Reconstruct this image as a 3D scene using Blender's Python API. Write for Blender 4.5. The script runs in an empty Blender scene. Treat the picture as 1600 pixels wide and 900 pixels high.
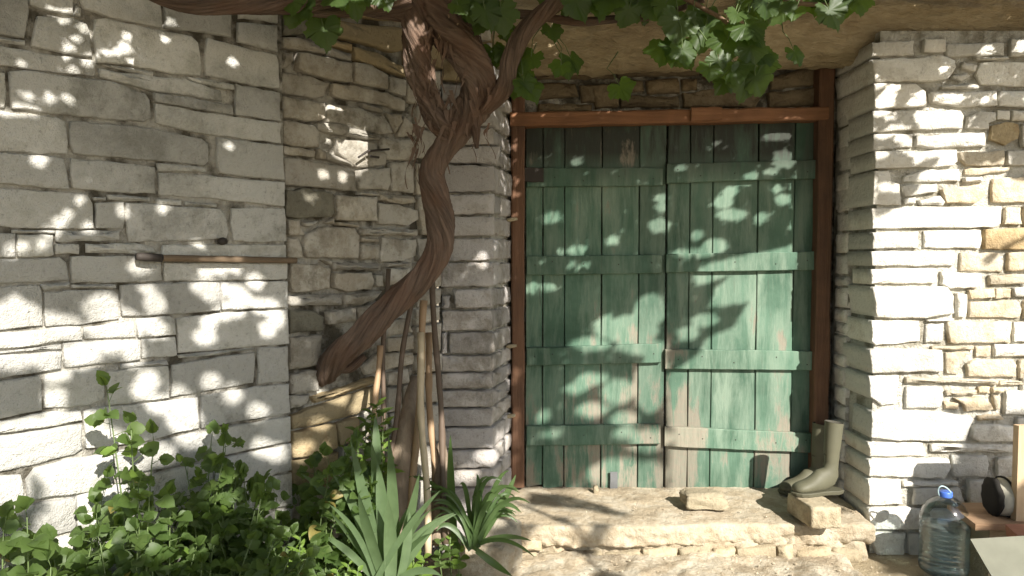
import bpy, math, random
import numpy as np
from mathutils import Vector, Matrix, noise

# ------------------------------------------------------------------ camera, world, sun, exposure
SC = bpy.context.scene
COL = SC.collection
F_PX = 1155.0
PITCH = math.radians(2.5)
CAMZ = 1.55
cam = bpy.data.cameras.new('camera'); camo = bpy.data.objects.new('camera', cam); COL.objects.link(camo)
camo.location = (0, 0, CAMZ); camo.rotation_euler = (math.radians(90) - PITCH, 0, 0)
cam.sensor_width = 36; cam.lens = 36 * F_PX / 1600; cam.clip_start = .05; cam.clip_end = 1000
SC.camera = camo
AZ, EL = math.radians(29), math.radians(33)
SUN = Vector((math.sin(AZ) * math.cos(EL), -math.cos(AZ) * math.cos(EL), math.sin(EL)))   # towards the sun
w = bpy.data.worlds.new('World'); SC.world = w; w.use_nodes = True
nt = w.node_tree; nt.nodes.clear()
sky = nt.nodes.new('ShaderNodeTexSky'); sky.sky_type = 'NISHITA'; sky.sun_disc = False
sky.sun_elevation = EL; sky.sun_rotation = math.atan2(SUN.x, SUN.y)
bg = nt.nodes.new('ShaderNodeBackground'); bg.inputs[1].default_value = .10
out = nt.nodes.new('ShaderNodeOutputWorld')
nt.links.new(sky.outputs[0], bg.inputs[0]); nt.links.new(bg.outputs[0], out.inputs[0])
sl = bpy.data.lights.new('sun', 'SUN'); sl.energy = 5; sl.angle = math.radians(.53); sl.color = (1, .95, .865)
so = bpy.data.objects.new('sun', sl); COL.objects.link(so); so.rotation_euler = (-SUN).to_track_quat('-Z', 'Y').to_euler()
SC.view_settings.view_transform = 'Standard'; SC.view_settings.look = 'None'
SC.view_settings.exposure = 1.1; SC.view_settings.gamma = 1
SC.render.engine = 'CYCLES'
SC.cycles.max_bounces = 6; SC.cycles.transparent_max_bounces = 8

R = random.Random(7)
FW = Vector((0, math.cos(PITCH), -math.sin(PITCH))); UP = Vector((0, math.sin(PITCH), math.cos(PITCH)))
CP = Vector((0, 0, CAMZ))
def ray(px, py): return FW + Vector((1, 0, 0)) * ((px - 800) / F_PX) + UP * ((450 - py) / F_PX)
def at(px, py, Y):                       # point of a pixel's sight line at depth Y
    r = ray(px, py); return CP + r * (Y / r.y)
def onz(px, py, z):
    r = ray(px, py); return CP + r * ((z - CAMZ) / r.z)
def topx(p):
    d = Vector(p) - CP; f = d.dot(FW)
    return 800 + F_PX * d.x / f, 450 - F_PX * d.dot(UP) / f
class Plane:
    def __init__(s, o, u):
        s.o = Vector(o); s.u = Vector(u).normalized(); s.n = Vector((s.u.y, -s.u.x, 0)); s.v = Vector((0, 0, 1))
    def hit(s, px, py):
        r = ray(px, py); t = (s.o - CP).dot(s.n) / r.dot(s.n); p = CP + r * t - s.o
        return (p.dot(s.u), p.z)
    def pt(s, u, v, d=0): return s.o + s.u * u + s.v * v + s.n * d

# ------------------------------------------------------------------ object helpers
WL = {}
def wloc(o): return WL.get(o.name, Vector((0, 0, 0)))
def thing(name, loc, label, cat, group=None):
    o = bpy.data.objects.new(name, None); COL.objects.link(o); o.location = loc; o.empty_display_size = .05
    WL[o.name] = Vector(loc); tag(o, label, cat, group); return o
def tag(o, label=None, cat=None, group=None, kind=None):
    if label: o['label'] = label
    if cat: o['category'] = cat
    if group: o['group'] = group
    if kind: o['kind'] = kind
    return o
def mk(name, V, F, mat, parent=None, smooth=True, origin=None):
    V = [Vector(v) for v in V]
    if origin is None:
        origin = Vector((0, 0, 0))
        for v in V: origin += v
        origin /= max(1, len(V))
    me = bpy.data.meshes.new(name); me.from_pydata([tuple(v - origin) for v in V], [], F); me.update()
    if smooth: me.polygons.foreach_set('use_smooth', [True] * len(me.polygons))
    if mat: me.materials.append(mat)
    o = bpy.data.objects.new(name, me); COL.objects.link(o); WL[o.name] = origin
    if parent: o.parent = parent; o.location = origin - wloc(parent)
    else: o.location = origin
    return o
def inst(name, me, loc, rot, sc, parent):
    o = bpy.data.objects.new(name, me); COL.objects.link(o); WL[o.name] = Vector(loc)
    o.parent = parent; o.location = Vector(loc) - wloc(parent); o.rotation_euler = rot
    o.scale = (sc, sc, sc) if not hasattr(sc, '__len__') else sc
    return o
def nz(p, s, seed=0): return noise.noise(Vector((p[0] * s + seed * 7.3, p[1] * s - seed * 3.1, p[2] * s + seed * 1.7)))

# ------------------------------------------------------------------ materials
class NB:
    def __init__(s, name):
        s.m = bpy.data.materials.new(name); s.m.use_nodes = True; s.t = s.m.node_tree; s.t.nodes.clear()
        s.out = s.n('ShaderNodeOutputMaterial'); s.geo = s.n('ShaderNodeNewGeometry'); s.oi = s.n('ShaderNodeObjectInfo')
    def n(s, ty, **k):
        x = s.t.nodes.new(ty)
        for a, b in k.items(): setattr(x, a, b)
        return x
    def l(s, a, b): s.t.links.new(a, b)
    def pos(s, scale=(1, 1, 1), obj=False):
        mp = s.n('ShaderNodeMapping'); mp.inputs['Scale'].default_value = scale
        if obj:
            tc = s.n('ShaderNodeTexCoord'); s.l(tc.outputs['Object'], mp.inputs['Vector'])
        else: s.l(s.geo.outputs['Position'], mp.inputs['Vector'])
        return mp.outputs[0]
    def noise(s, vec, scale, detail=4, rough=.6, dist=0):
        x = s.n('ShaderNodeTexNoise'); x.inputs['Scale'].default_value = scale; x.inputs['Detail'].default_value = detail
        x.inputs['Roughness'].default_value = rough; x.inputs['Distortion'].default_value = dist
        s.l(vec, x.inputs['Vector']); return x.outputs[0]
    def ramp(s, fac, a, b, c0=(0, 0, 0, 1), c1=(1, 1, 1, 1)):
        x = s.n('ShaderNodeValToRGB'); e = x.color_ramp.elements
        e[0].position = a; e[1].position = b; e[0].color = c0; e[1].color = c1
        s.l(fac, x.inputs[0]); return x.outputs[0]
    def mix(s, fac, a, b, bt='MIX'):
        x = s.n('ShaderNodeMix', data_type='RGBA', blend_type=bt)
        for v, i in ((fac, 0), (a, 6), (b, 7)):
            if isinstance(v, (int, float)): x.inputs[i].default_value = v
            elif isinstance(v, tuple): x.inputs[i].default_value = v if len(v) == 4 else v + (1,)
            else: s.l(v, x.inputs[i])
        return x.outputs[2]
    def math(s, op, a, b=0.0, c=None):
        x = s.n('ShaderNodeMath', operation=op)
        for i, v in enumerate((a, b) if c is None else (a, b, c)):
            if isinstance(v, (int, float)): x.inputs[i].default_value = v
            else: s.l(v, x.inputs[i])
        return x.outputs[0]
    def bump(s, h, strength, dist, prev=None):
        x = s.n('ShaderNodeBump'); x.inputs['Strength'].default_value = strength; x.inputs['Distance'].default_value = dist
        s.l(h, x.inputs['Height'])
        if prev: s.l(prev, x.inputs['Normal'])
        return x.outputs[0]
    def bsdf(s, col, rough=.8, normal=None, spec=.3, **k):
        x = s.n('ShaderNodeBsdfPrincipled')
        for v, i in ((col, 'Base Color'), (rough, 'Roughness')):
            if isinstance(v, (int, float)): x.inputs[i].default_value = v
            elif isinstance(v, tuple): x.inputs[i].default_value = v if len(v) == 4 else v + (1,)
            else: s.l(v, x.inputs[i])
        x.inputs['Specular IOR Level'].default_value = spec
        for a, b in k.items(): x.inputs[a].default_value = b
        if normal: s.l(normal, x.inputs['Normal'])
        return x.outputs[0]
    def done(s, sh): s.l(sh, s.out.inputs['Surface']); return s.m

def stone_mat(name, wash, bare, stain, bare_lo=.5, bare_hi=.62, stain_hi=.72):
    b = NB(name); p = b.pos()
    big = b.noise(p, 2.1, 3, .62); med = b.noise(p, 9, 5, .68); fine = b.noise(p, 60, 4, .7); vf = b.noise(p, 240, 1, .6)
    rnd = b.oi.outputs['Random']
    f1 = b.ramp(b.math('ADD', med, b.math('MULTIPLY', b.math('SUBTRACT', rnd, .5), .22)), bare_lo, bare_hi)
    c = b.mix(f1, wash, bare)
    c = b.mix(b.math('MULTIPLY', b.ramp(b.math('MULTIPLY', big, b.math('ADD', med, .5)), .5, stain_hi), .8), c, stain)
    pit = b.ramp(fine, .30, .42)
    c = b.mix(b.math('MULTIPLY', b.math('SUBTRACT', 1, pit), .45), c, (stain[0] * .7, stain[1] * .7, stain[2] * .7))
    c = b.mix(b.math('MULTIPLY', b.ramp(fine, .45, .7), .25), c, (min(.8, wash[0] * 1.2), min(.8, wash[1] * 1.2), min(.8, wash[2] * 1.2)))
    c = b.mix(b.math('MULTIPLY', b.math('FRACT', b.math('MULTIPLY', rnd, 7.3)), .38), c, bare)
    hs = b.n('ShaderNodeHueSaturation'); b.l(c, hs.inputs['Color'])
    b.l(b.math('ADD', b.math('MULTIPLY', rnd, .42), .80), hs.inputs['Value'])
    h = b.math('ADD', b.math('MULTIPLY', med, 1.2), b.math('ADD', b.math('MULTIPLY', fine, .5), b.math('MULTIPLY', vf, .14)))
    nrm = b.bump(h, .9, .016)
    return b.done(b.bsdf(hs.outputs[0], .9, nrm, .2))
M = {}
M['ashlar'] = stone_mat('whitewashed_ashlar', (.51, .50, .47), (.41, .40, .36), (.17, .168, .145), .52, .68)
M['rubble'] = stone_mat('whitewashed_rubble', (.47, .445, .395), (.33, .295, .24), (.12, .11, .085), .47, .62)
M['white'] = stone_mat('whitewashed_pier', (.68, .66, .60), (.54, .50, .43), (.26, .24, .19), .55, .72, .88)
M['cream'] = stone_mat('cream_bare_stone', (.58, .52, .41), (.46, .37, .25), (.28, .23, .16), .45, .62, .9)
M['lilac'] = stone_mat('greyer_limewashed_stone', (.46, .435, .42), (.35, .32, .29), (.16, .145, .12), .5, .64)
M['tan'] = stone_mat('tan_bare_stone', (.42, .34, .21), (.33, .24, .13), (.17, .13, .08))
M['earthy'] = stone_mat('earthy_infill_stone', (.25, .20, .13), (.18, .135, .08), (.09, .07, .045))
M['dark'] = stone_mat('shade_dark_stone', (.20, .19, .15), (.15, .14, .11), (.08, .075, .06))  # darker stone colour stands in for shadow on parts of the rubble wall
M['lime'] = stone_mat('threshold_limestone', (.48, .435, .345), (.36, .295, .205), (.17, .135, .09), .42, .60, .72)
M['block'] = stone_mat('rough_limestone_block', (.42, .36, .25), (.33, .27, .18), (.2, .16, .1))
def core_mat(nm, a, c2):
    b = NB(nm); p = b.pos(); n1 = b.noise(p, 14, 6); n2 = b.noise(p, 70, 4)
    n0 = b.noise(p, 3.5, 3); c = b.mix(b.ramp(b.math('ADD', b.math('MULTIPLY', n1, .5), b.math('MULTIPLY', n0, .5)), .42, .56), a, c2)
    return b.done(b.bsdf(c, .95, b.bump(b.math('ADD', n1, n2), 1, .02), .1))
M['core'] = core_mat('joint_earth', (.10, .09, .07), (.45, .43, .38)); M['core_w'] = core_mat('limed_joint', (.26, .24, .19), (.52, .50, .44))
def ground_mat():
    b = NB('dry_earth'); p = b.pos(); n0 = b.noise(p, 1.1, 4); n1 = b.noise(p, 8, 6); n2 = b.noise(p, 60, 5, .7)
    c = b.mix(b.ramp(n1, .35, .65), (.30, .23, .14), (.40, .33, .22)); c = b.mix(b.ramp(n0, .5, .75), c, (.2, .17, .1))
    c = b.mix(b.math('MULTIPLY', n2, .5), c, (.42, .37, .27))
    return b.done(b.bsdf(c, .95, b.bump(b.math('ADD', n1, b.math('MULTIPLY', n2, .5)), .9, .03), .15))
M['ground'] = ground_mat()
def door_mat(name, off):
    b = NB(name)
    pv = b.pos((1, 1, .07)); p = b.pos()
    grain = b.noise(pv, 70, 5, .65, .6); streak = b.noise(b.pos((1, 1, .16)), 13, 6, .7, .3); blot = b.noise(p, 3.0, 5, .6); fine = b.noise(p, 55, 5, .7)
    sep = b.n('ShaderNodeSeparateXYZ'); b.l(b.geo.outputs['Position'], sep.inputs[0])
    z = sep.outputs[2]
    rnd = b.oi.outputs['Random']
    # paint flakes away most towards the weathered feet of the boards and along the meeting stiles
    low = b.n('ShaderNodeMapRange'); b.l(z, low.inputs[0]); low.inputs[1].default_value = 1.25; low.inputs[2].default_value = .3; low.inputs[3].default_value = -.02; low.inputs[4].default_value = .085
    mid = b.n('ShaderNodeMapRange'); b.l(b.math('ABSOLUTE', b.math('SUBTRACT', sep.outputs[0], .83)), mid.inputs[0]); mid.inputs[1].default_value = 0; mid.inputs[2].default_value = .28; mid.inputs[3].default_value = .19; mid.inputs[4].default_value = 0
    zc = b.n('ShaderNodeMapRange'); b.l(z, zc.inputs[0]); zc.inputs[1].default_value = 1.7; zc.inputs[2].default_value = 1.05
    wear = b.math('ADD', b.math('ADD', low.outputs[0], b.math('MULTIPLY', mid.outputs[0], zc.outputs[0])), b.math('MULTIPLY', b.math('SUBTRACT', rnd, .5 + off), .16))
    f = b.ramp(b.math('ADD', b.math('ADD', b.math('MULTIPLY', streak, .6), b.math('MULTIPLY', blot, .4)), wear), .605, .665)
    paint = b.mix(b.ramp(blot, .35, .65), (.044, .092, .060), (.100, .176, .124))
    paint = b.mix(b.math('MULTIPLY', b.ramp(streak, .42, .66), .8), paint, (.195, .255, .195))
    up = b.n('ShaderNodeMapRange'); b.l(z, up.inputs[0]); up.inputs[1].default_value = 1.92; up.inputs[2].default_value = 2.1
    # bare, dark top boards, their band deepened to imitate shade in the recess
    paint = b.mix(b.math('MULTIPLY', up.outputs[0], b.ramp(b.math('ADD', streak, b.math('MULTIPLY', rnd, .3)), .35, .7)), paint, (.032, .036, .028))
    wood = b.mix(grain, (.13, .11, .085), (.31, .265, .21))
    c = b.mix(b.math('MULTIPLY', f, b.math('ADD', b.math('MULTIPLY', fine, .9), .35)), paint, wood)
    c = b.mix(b.math('MULTIPLY', b.ramp(grain, .62, .75), .5), c, (.05, .045, .035))
    hs = b.n('ShaderNodeHueSaturation'); b.l(c, hs.inputs['Color']); b.l(b.math('ADD', b.math('MULTIPLY', rnd, .35), .82), hs.inputs['Value'])
    nrm = b.bump(b.math('ADD', b.math('MULTIPLY', grain, .7), b.math('ADD', b.math('MULTIPLY', f, -.5), b.math('MULTIPLY', fine, .25))), .7, .004)
    return b.done(b.bsdf(hs.outputs[0], .72, nrm, .3))
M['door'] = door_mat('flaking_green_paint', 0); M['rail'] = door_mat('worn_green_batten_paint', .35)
def wood_mat(name, a, bcol, dark, scale, k=40, bumpd=.006):
    b = NB(name); g = b.noise(b.pos(scale), k, 6, .66, .8); big = b.noise(b.pos(), 4, 5); fine = b.noise(b.pos(scale), k * 4, 4, .6)
    c = b.mix(b.ramp(g, .3, .7), a, bcol); c = b.mix(b.math('MULTIPLY', b.ramp(big, .45, .75), .7), c, dark)
    c = b.mix(b.ramp(g, .66, .78), c, tuple(x * .5 for x in dark))
    return b.done(b.bsdf(c, .82, b.bump(b.math('ADD', g, b.math('MULTIPLY', fine, .4)), .9, bumpd), .25))
M['frame_v'] = wood_mat('red_brown_frame_upright', (.115, .060, .036), (.185, .10, .06), (.065, .04, .028), (1, 1, .06))
M['frame_h'] = wood_mat('red_brown_frame_level', (.20, .092, .045), (.29, .145, .075), (.11, .058, .034), (.06, 1, 1))
M['log'] = wood_mat('weathered_log', (.36, .28, .165), (.50, .41, .27), (.23, .165, .095), (.3, 1, 1), 30, .045)
M['plank'] = wood_mat('brown_plank', (.30, .19, .11), (.40, .27, .17), (.2, .12, .07), (.08, 1, 1))
M['board'] = wood_mat('tan_board', (.46, .33, .2), (.54, .41, .27), (.33, .22, .13), (1, 1, .08))
M['greywood'] = wood_mat('old_grey_post', (.20, .15, .11), (.29, .23, .17), (.10, .075, .055), (1, 1, .08))
M['handle'] = wood_mat('tool_handle_wood', (.16, .115, .075), (.23, .165, .11), (.10, .07, .045), (.1, .1, 1), 50)
def bark_mat():
    b = NB('vine_bark'); at_ = b.n('ShaderNodeAttribute', attribute_name='uvt'); mp = b.n('ShaderNodeMapping'); mp.inputs['Scale'].default_value = (2.0, .32, 1)
    b.l(at_.outputs['Vector'], mp.inputs[0])
    g = b.noise(mp.outputs[0], 3.2, 6, .65, .5); p = b.pos(); big = b.noise(p, 7, 5); fine = b.noise(p, 90, 5, .7)
    c = b.mix(b.ramp(g, .3, .68), (.036, .024, .018), (.24, .165, .125)); c = b.mix(b.math('MULTIPLY', b.ramp(big, .42, .7), .75), c, (.15, .075, .045))
    c = b.mix(b.math('MULTIPLY', fine, .3), c, (.2, .155, .12))
    return b.done(b.bsdf(c, .85, b.bump(b.math('ADD', b.math('MULTIPLY', g, 1.2), b.math('MULTIPLY', fine, .3)), 1, .014), .2))
M['bark'] = bark_mat()
def leaf_mat(name, c0, c1, trans=(.25, .42, .06), rough=.45, tw=.38):
    b = NB(name); n1 = b.noise(b.pos((1, 1, 1), True), 18, 3); rnd = b.oi.outputs['Random']; n2 = b.noise(b.pos(), 26, 3)
    c = b.mix(rnd, c0, c1); c = b.mix(b.math('MULTIPLY', n1, .5), c, tuple(x * 1.35 for x in c1))
    c = b.mix(b.math('MULTIPLY', b.ramp(n2, .4, .8), .4), c, tuple(x * .6 for x in c0))
    s = b.bsdf(c, rough, b.bump(n1, .25, .003), .4); t = b.n('ShaderNodeBsdfTranslucent')
    b.l(b.mix(rnd, trans, tuple(x * .7 for x in trans)), t.inputs[0])
    ms = b.n('ShaderNodeMixShader'); ms.inputs[0].default_value = tw; b.l(s, ms.inputs[1]); b.l(t.outputs[0], ms.inputs[2])
    return b.done(ms.outputs[0])
M['grape'] = leaf_mat('grape_leaf', (.032, .06, .016), (.065, .105, .028), (.26, .40, .05), .45, .45)
M['arbour'] = leaf_mat('arbour_leaf', (.028, .05, .014), (.05, .08, .022), (.10, .17, .025), .5, .2)
M['shrub'] = leaf_mat('shrub_leaf', (.042, .078, .02), (.092, .138, .038), (.28, .42, .07), .5, .42)
M['yellow'] = leaf_mat('yellowed_leaf', (.20, .18, .05), (.26, .20, .07), (.4, .36, .08))
M['bright'] = leaf_mat('young_leaf', (.10, .18, .03), (.16, .24, .05), (.4, .55, .08))
M['iris'] = leaf_mat('iris_blade', (.07, .115, .05), (.125, .18, .085), (.24, .38, .11), .45, .38)
M['lily'] = leaf_mat('lily_blade', (.045, .085, .028), (.08, .125, .045), (.22, .36, .08), .38, .3)
def plain(name, c, rough=.6, spec=.4, nscale=30, amt=.25, bd=.002, **k):
    b = NB(name); n1 = b.noise(b.pos(), nscale, 5); cc = b.mix(b.math('MULTIPLY', n1, amt * 2), c, tuple(x * .55 for x in c))
    return b.done(b.bsdf(cc, b.math('ADD', b.math('MULTIPLY', n1, .2), rough - .1), b.bump(n1, .4, bd), spec, **k))
M['stem'] = plain('green_stem', (.12, .17, .06))
M['twig'] = plain('brown_twig', (.16, .10, .06), .8)
M['bamboo'] = plain('pale_bamboo', (.52, .42, .28), .5)
M['tancane'] = plain('tan_cane', (.36, .24, .14), .6)
M['darkcane'] = plain('dark_cane', (.12, .085, .06), .7)
M['rubber'] = plain('olive_rubber', (.125, .12, .078), .6, .3, 11, .45, .003)
M['rubber_in'] = plain('boot_lining', (.07, .065, .05), .9)
M['sole'] = plain('boot_sole', (.085, .08, .05), .7)
M['iron'] = plain('rusty_iron', (.045, .036, .03), .7, .4, 60, .4)
M['zinc'] = plain('dull_steel', (.15, .155, .16), .45, .5, 60, .3)
M['cap'] = plain('blue_cap', (.06, .14, .5), .4, .5, 10, .05)
M['felt'] = plain('pale_roll', (.50, .47, .38), .9, .2, 40, .2, .004)
M['fray'] = plain('frayed_black', (.03, .028, .025), .95, .1)
M['panel'] = plain('pale_olive_panel', (.20, .20, .155), .8, .2, 9, .5)
M['brick'] = plain('red_tile', (.36, .17, .11), .85, .2, 40, .35)
def bottle_mats():
    b = NB('clear_plastic'); n = b.noise(b.pos(), 16, 3); lw = b.n('ShaderNodeLayerWeight'); lw.inputs[0].default_value = .35
    nb = b.bump(n, .5, .006); b.l(nb, lw.inputs[1])
    g = b.n('ShaderNodeBsdfGlossy'); g.inputs['Roughness'].default_value = .12; b.l(nb, g.inputs['Normal'])
    t = b.n('ShaderNodeBsdfTransparent'); t.inputs[0].default_value = (.9, .95, .96, 1)
    ms = b.n('ShaderNodeMixShader'); b.l(b.math('ADD', b.math('MULTIPLY', lw.outputs['Fresnel'], .8), .07), ms.inputs[0]); b.l(t.outputs[0], ms.inputs[1]); b.l(g.outputs[0], ms.inputs[2])
    pl = b.done(ms.outputs[0])
    b = NB('water'); n = b.noise(b.pos(), 9, 2)
    s = b.bsdf((.82, .94, .92), .02, b.bump(n, .3, .01), .5, **{'Transmission Weight': .9, 'IOR': 1.2})
    return pl, b.done(s)
M['plastic'], M['water'] = bottle_mats()
# ------------------------------------------------------------------ the setting: ground and walls
def grid_sheet(x0, x1, y0, y1, nx, ny, zf):
    V = [(x0 + (x1 - x0) * i / nx, y0 + (y1 - y0) * j / ny, 0) for j in range(ny + 1) for i in range(nx + 1)]
    V = [(x, y, zf(x, y)) for x, y, _ in V]
    Fc = [(j * (nx + 1) + i, j * (nx + 1) + i + 1, (j + 1) * (nx + 1) + i + 1, (j + 1) * (nx + 1) + i) for j in range(ny) for i in range(nx)]
    return V, Fc
GZ = .10
def gz(x, y):
    near = max(0, 1 - max(abs(x), abs(y)) / 12)
    return GZ + near * (.03 * nz((x, y, 0), 1.3) + .012 * nz((x, y, 3), 6))
ax = sorted(set([-400, -150, -60, -25, -12] + [-8 + .2 * i for i in range(81)] + [12, 25, 60, 150, 400]))
V = [(x, y, gz(x, y)) for y in ax for x in ax]; n = len(ax)
tag(mk('ground', V, [(j * n + i, j * n + i + 1, (j + 1) * n + i + 1, (j + 1) * n + i) for j in range(n - 1) for i in range(n - 1)], M['ground'], origin=Vector((0, 0, 0))), kind='structure')

YP, YD = 3.55, 3.97
xq = at(690, 400, YP).x
DW = Vector((.635, .772, 0)).normalized()
MID = Plane((xq, YP, 0), DW)
ASH = Plane(MID.pt(0, 0, .035), DW)
PIER = Plane((0, YP, 0), (1, 0, 0))
INF = Plane((0, YD + .01, 0), (1, 0, 0))

def stone_mesh(poly, pl, depth, rr, rnd, proud, mat, parent, name='stone', bulge=.006, jk=1.0):
    """poly: list of (u,v) in metres on plane pl -> one bevelled stone"""
    a = sum(poly[i][0] * poly[(i + 1) % len(poly)][1] - poly[(i + 1) % len(poly)][0] * poly[i][1] for i in range(len(poly)))
    if a < 0: poly = poly[::-1]
    per = sum(math.hypot(poly[i][0] - poly[i - 1][0], poly[i][1] - poly[i - 1][1]) for i in range(len(poly)))
    thick = abs(a) / per                     # about half the thinner side
    rr = min(rr, thick * .45)
    N = max(10, min(26, int(per / .03)))
    st = per / N; pts = []
    for i in range(len(poly)):
        p, q = poly[i], poly[(i + 1) % len(poly)]; L = math.hypot(q[0] - p[0], q[1] - p[1]); k = max(1, round(L / st))
        for j in range(k):
            t = j / k; pts.append([p[0] + (q[0] - p[0]) * t, p[1] + (q[1] - p[1]) * t])
    N = len(pts); nrm = []
    for i in range(N):
        ax_, ay = pts[i][0] - pts[i - 1][0], pts[i][1] - pts[i - 1][1]; bx, by = pts[(i + 1) % N][0] - pts[i][0], pts[(i + 1) % N][1] - pts[i][1]
        l1, l2 = math.hypot(ax_, ay) or 1, math.hypot(bx, by) or 1
        nx_, ny_ = -(ay / l1 + by / l2), ax_ / l1 + bx / l2; l = math.hypot(nx_, ny_) or 1
        nrm.append((nx_ / l, ny_ / l))
    jit = min(.0045, thick * .18) * jk
    pts = [(p[0] + nn[0] * (.2 * jit + rnd.uniform(-jit, jit)), p[1] + nn[1] * (.2 * jit + rnd.uniform(-jit, jit))) for p, nn in zip(pts, nrm)]
    cu, cv = sum(p[0] for p in pts) / N, sum(p[1] for p in pts) / N
    sd = rnd.random() * 50; tu, tv = rnd.uniform(-.02, .02), rnd.uniform(-.03, .03)
    def h(u, v): return proud + tu * (u - cu) + tv * (v - cv) + bulge * noise.noise(Vector((u * 14, v * 14, sd))) + .5 * bulge * noise.noise(Vector((u * 40, v * 40, sd)))
    V, Fc = [], []
    rings = [(0, -depth), (0, -min(.05, depth * .5)), (0, -rr), (rr * .3, -rr * .28), (rr, 0)]
    for k, (ins, dd) in enumerate(rings):
        for p, nn in zip(pts, nrm):
            u, v = p[0] + nn[0] * ins, p[1] + nn[1] * ins
            V.append(pl.pt(u, v, h(u, v) + dd + (rnd.uniform(-.2, .2) * rr if 1 < k < 4 else 0)))
    for p in pts:
        u, v = cu + (p[0] - cu) * .5, cv + (p[1] - cv) * .5; V.append(pl.pt(u, v, h(u, v) + bulge * .4))
    V.append(pl.pt(cu, cv, h(cu, cv) + bulge * .5))
    for k in range(len(rings)):
        for i in range(N): Fc.append((k * N + i, k * N + (i + 1) % N, (k + 1) * N + (i + 1) % N, (k + 1) * N + i))
    k = len(rings); c = len(V) - 1
    for i in range(N): Fc.append((k * N + i, k * N + (i + 1) % N, c))
    return mk(name, V, Fc, mat, parent)

def stones(txt, pl, parent, mat, depth=.12, rr=.012, seed=1, proud=.006, bulge=.006, mats=None, corner=None, jk=1.0):
    rnd = random.Random(seed); out = []
    for i, ln in enumerate([l for l in txt.replace('\n', ';').split(';') if l.strip()]):
        m = mat; ln = ln.strip(); d = depth; pr = rnd.uniform(-proud, proud)
        if ln[0] in 'abcdefghijklmnopqrstuvwxyz': m = M[{'t': 'tan', 'd': 'dark', 'c': 'cream', 'r': 'rubble', 'w': 'white'}[ln[0]]]; ln = ln[1:]
        px = [tuple(float(q) for q in s.split(',')) for s in ln.split()]
        if corner: d = corner(px, rnd, d)
        poly = [pl.hit(*p) for p in px]
        r_ = rr * rnd.uniform(.6, 1.4)
        out.append(stone_mesh(poly, pl, d, r_, rnd, pr, m, parent, bulge=bulge, jk=jk)); 
    return out
def courses(pl, u0, u1, v0, v1, skip, parent, mat, seed, lo=.05, hi=.14, wl=.14, wh=.42, depth=.12, rr=.012):
    rnd = random.Random(seed); v = v0
    while v < v1 - .02:
        hh = min(rnd.uniform(lo, hi), v1 - v); u = u0 - rnd.uniform(0, .2)
        while u < u1:
            ww = rnd.uniform(wl, wh); e = min(u + ww, u1)
            if e - u > .04:
                c = [(u + .004, v + .004), (e - .004, v + .004 + rnd.uniform(0, .006)), (e - .004, v + hh - .004), (u + .004, v + hh - .004 - rnd.uniform(0, .006))]
                ok = True
                for q in [(a[0] * .85 + .15 * (u + e) / 2, a[1] * .85 + .15 * (v + hh / 2)) for a in c] + [((u + e) / 2, v + hh / 2)]:
                    p = pl.pt(*q)
                    if (p - CP).dot(FW) > .2 and skip(*topx(p)): ok = False
                if ok: stone_mesh(c, pl, depth, rr * rnd.uniform(.6, 1.4), rnd, rnd.uniform(-.006, .006), mat, parent)
            u += ww
        v += hh
def slab(name, pl, u0, u1, v0, v1, d0, d1, mat, parent):
    P = [pl.pt(u, v, d) for d in (d0, d1) for v in (v0, v1) for u in (u0, u1)]
    return mk(name, P, [(0, 1, 3, 2), (4, 6, 7, 5), (0, 4, 5, 1), (2, 3, 7, 6), (0, 2, 6, 4), (1, 5, 7, 3)], mat, parent, False)

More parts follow.
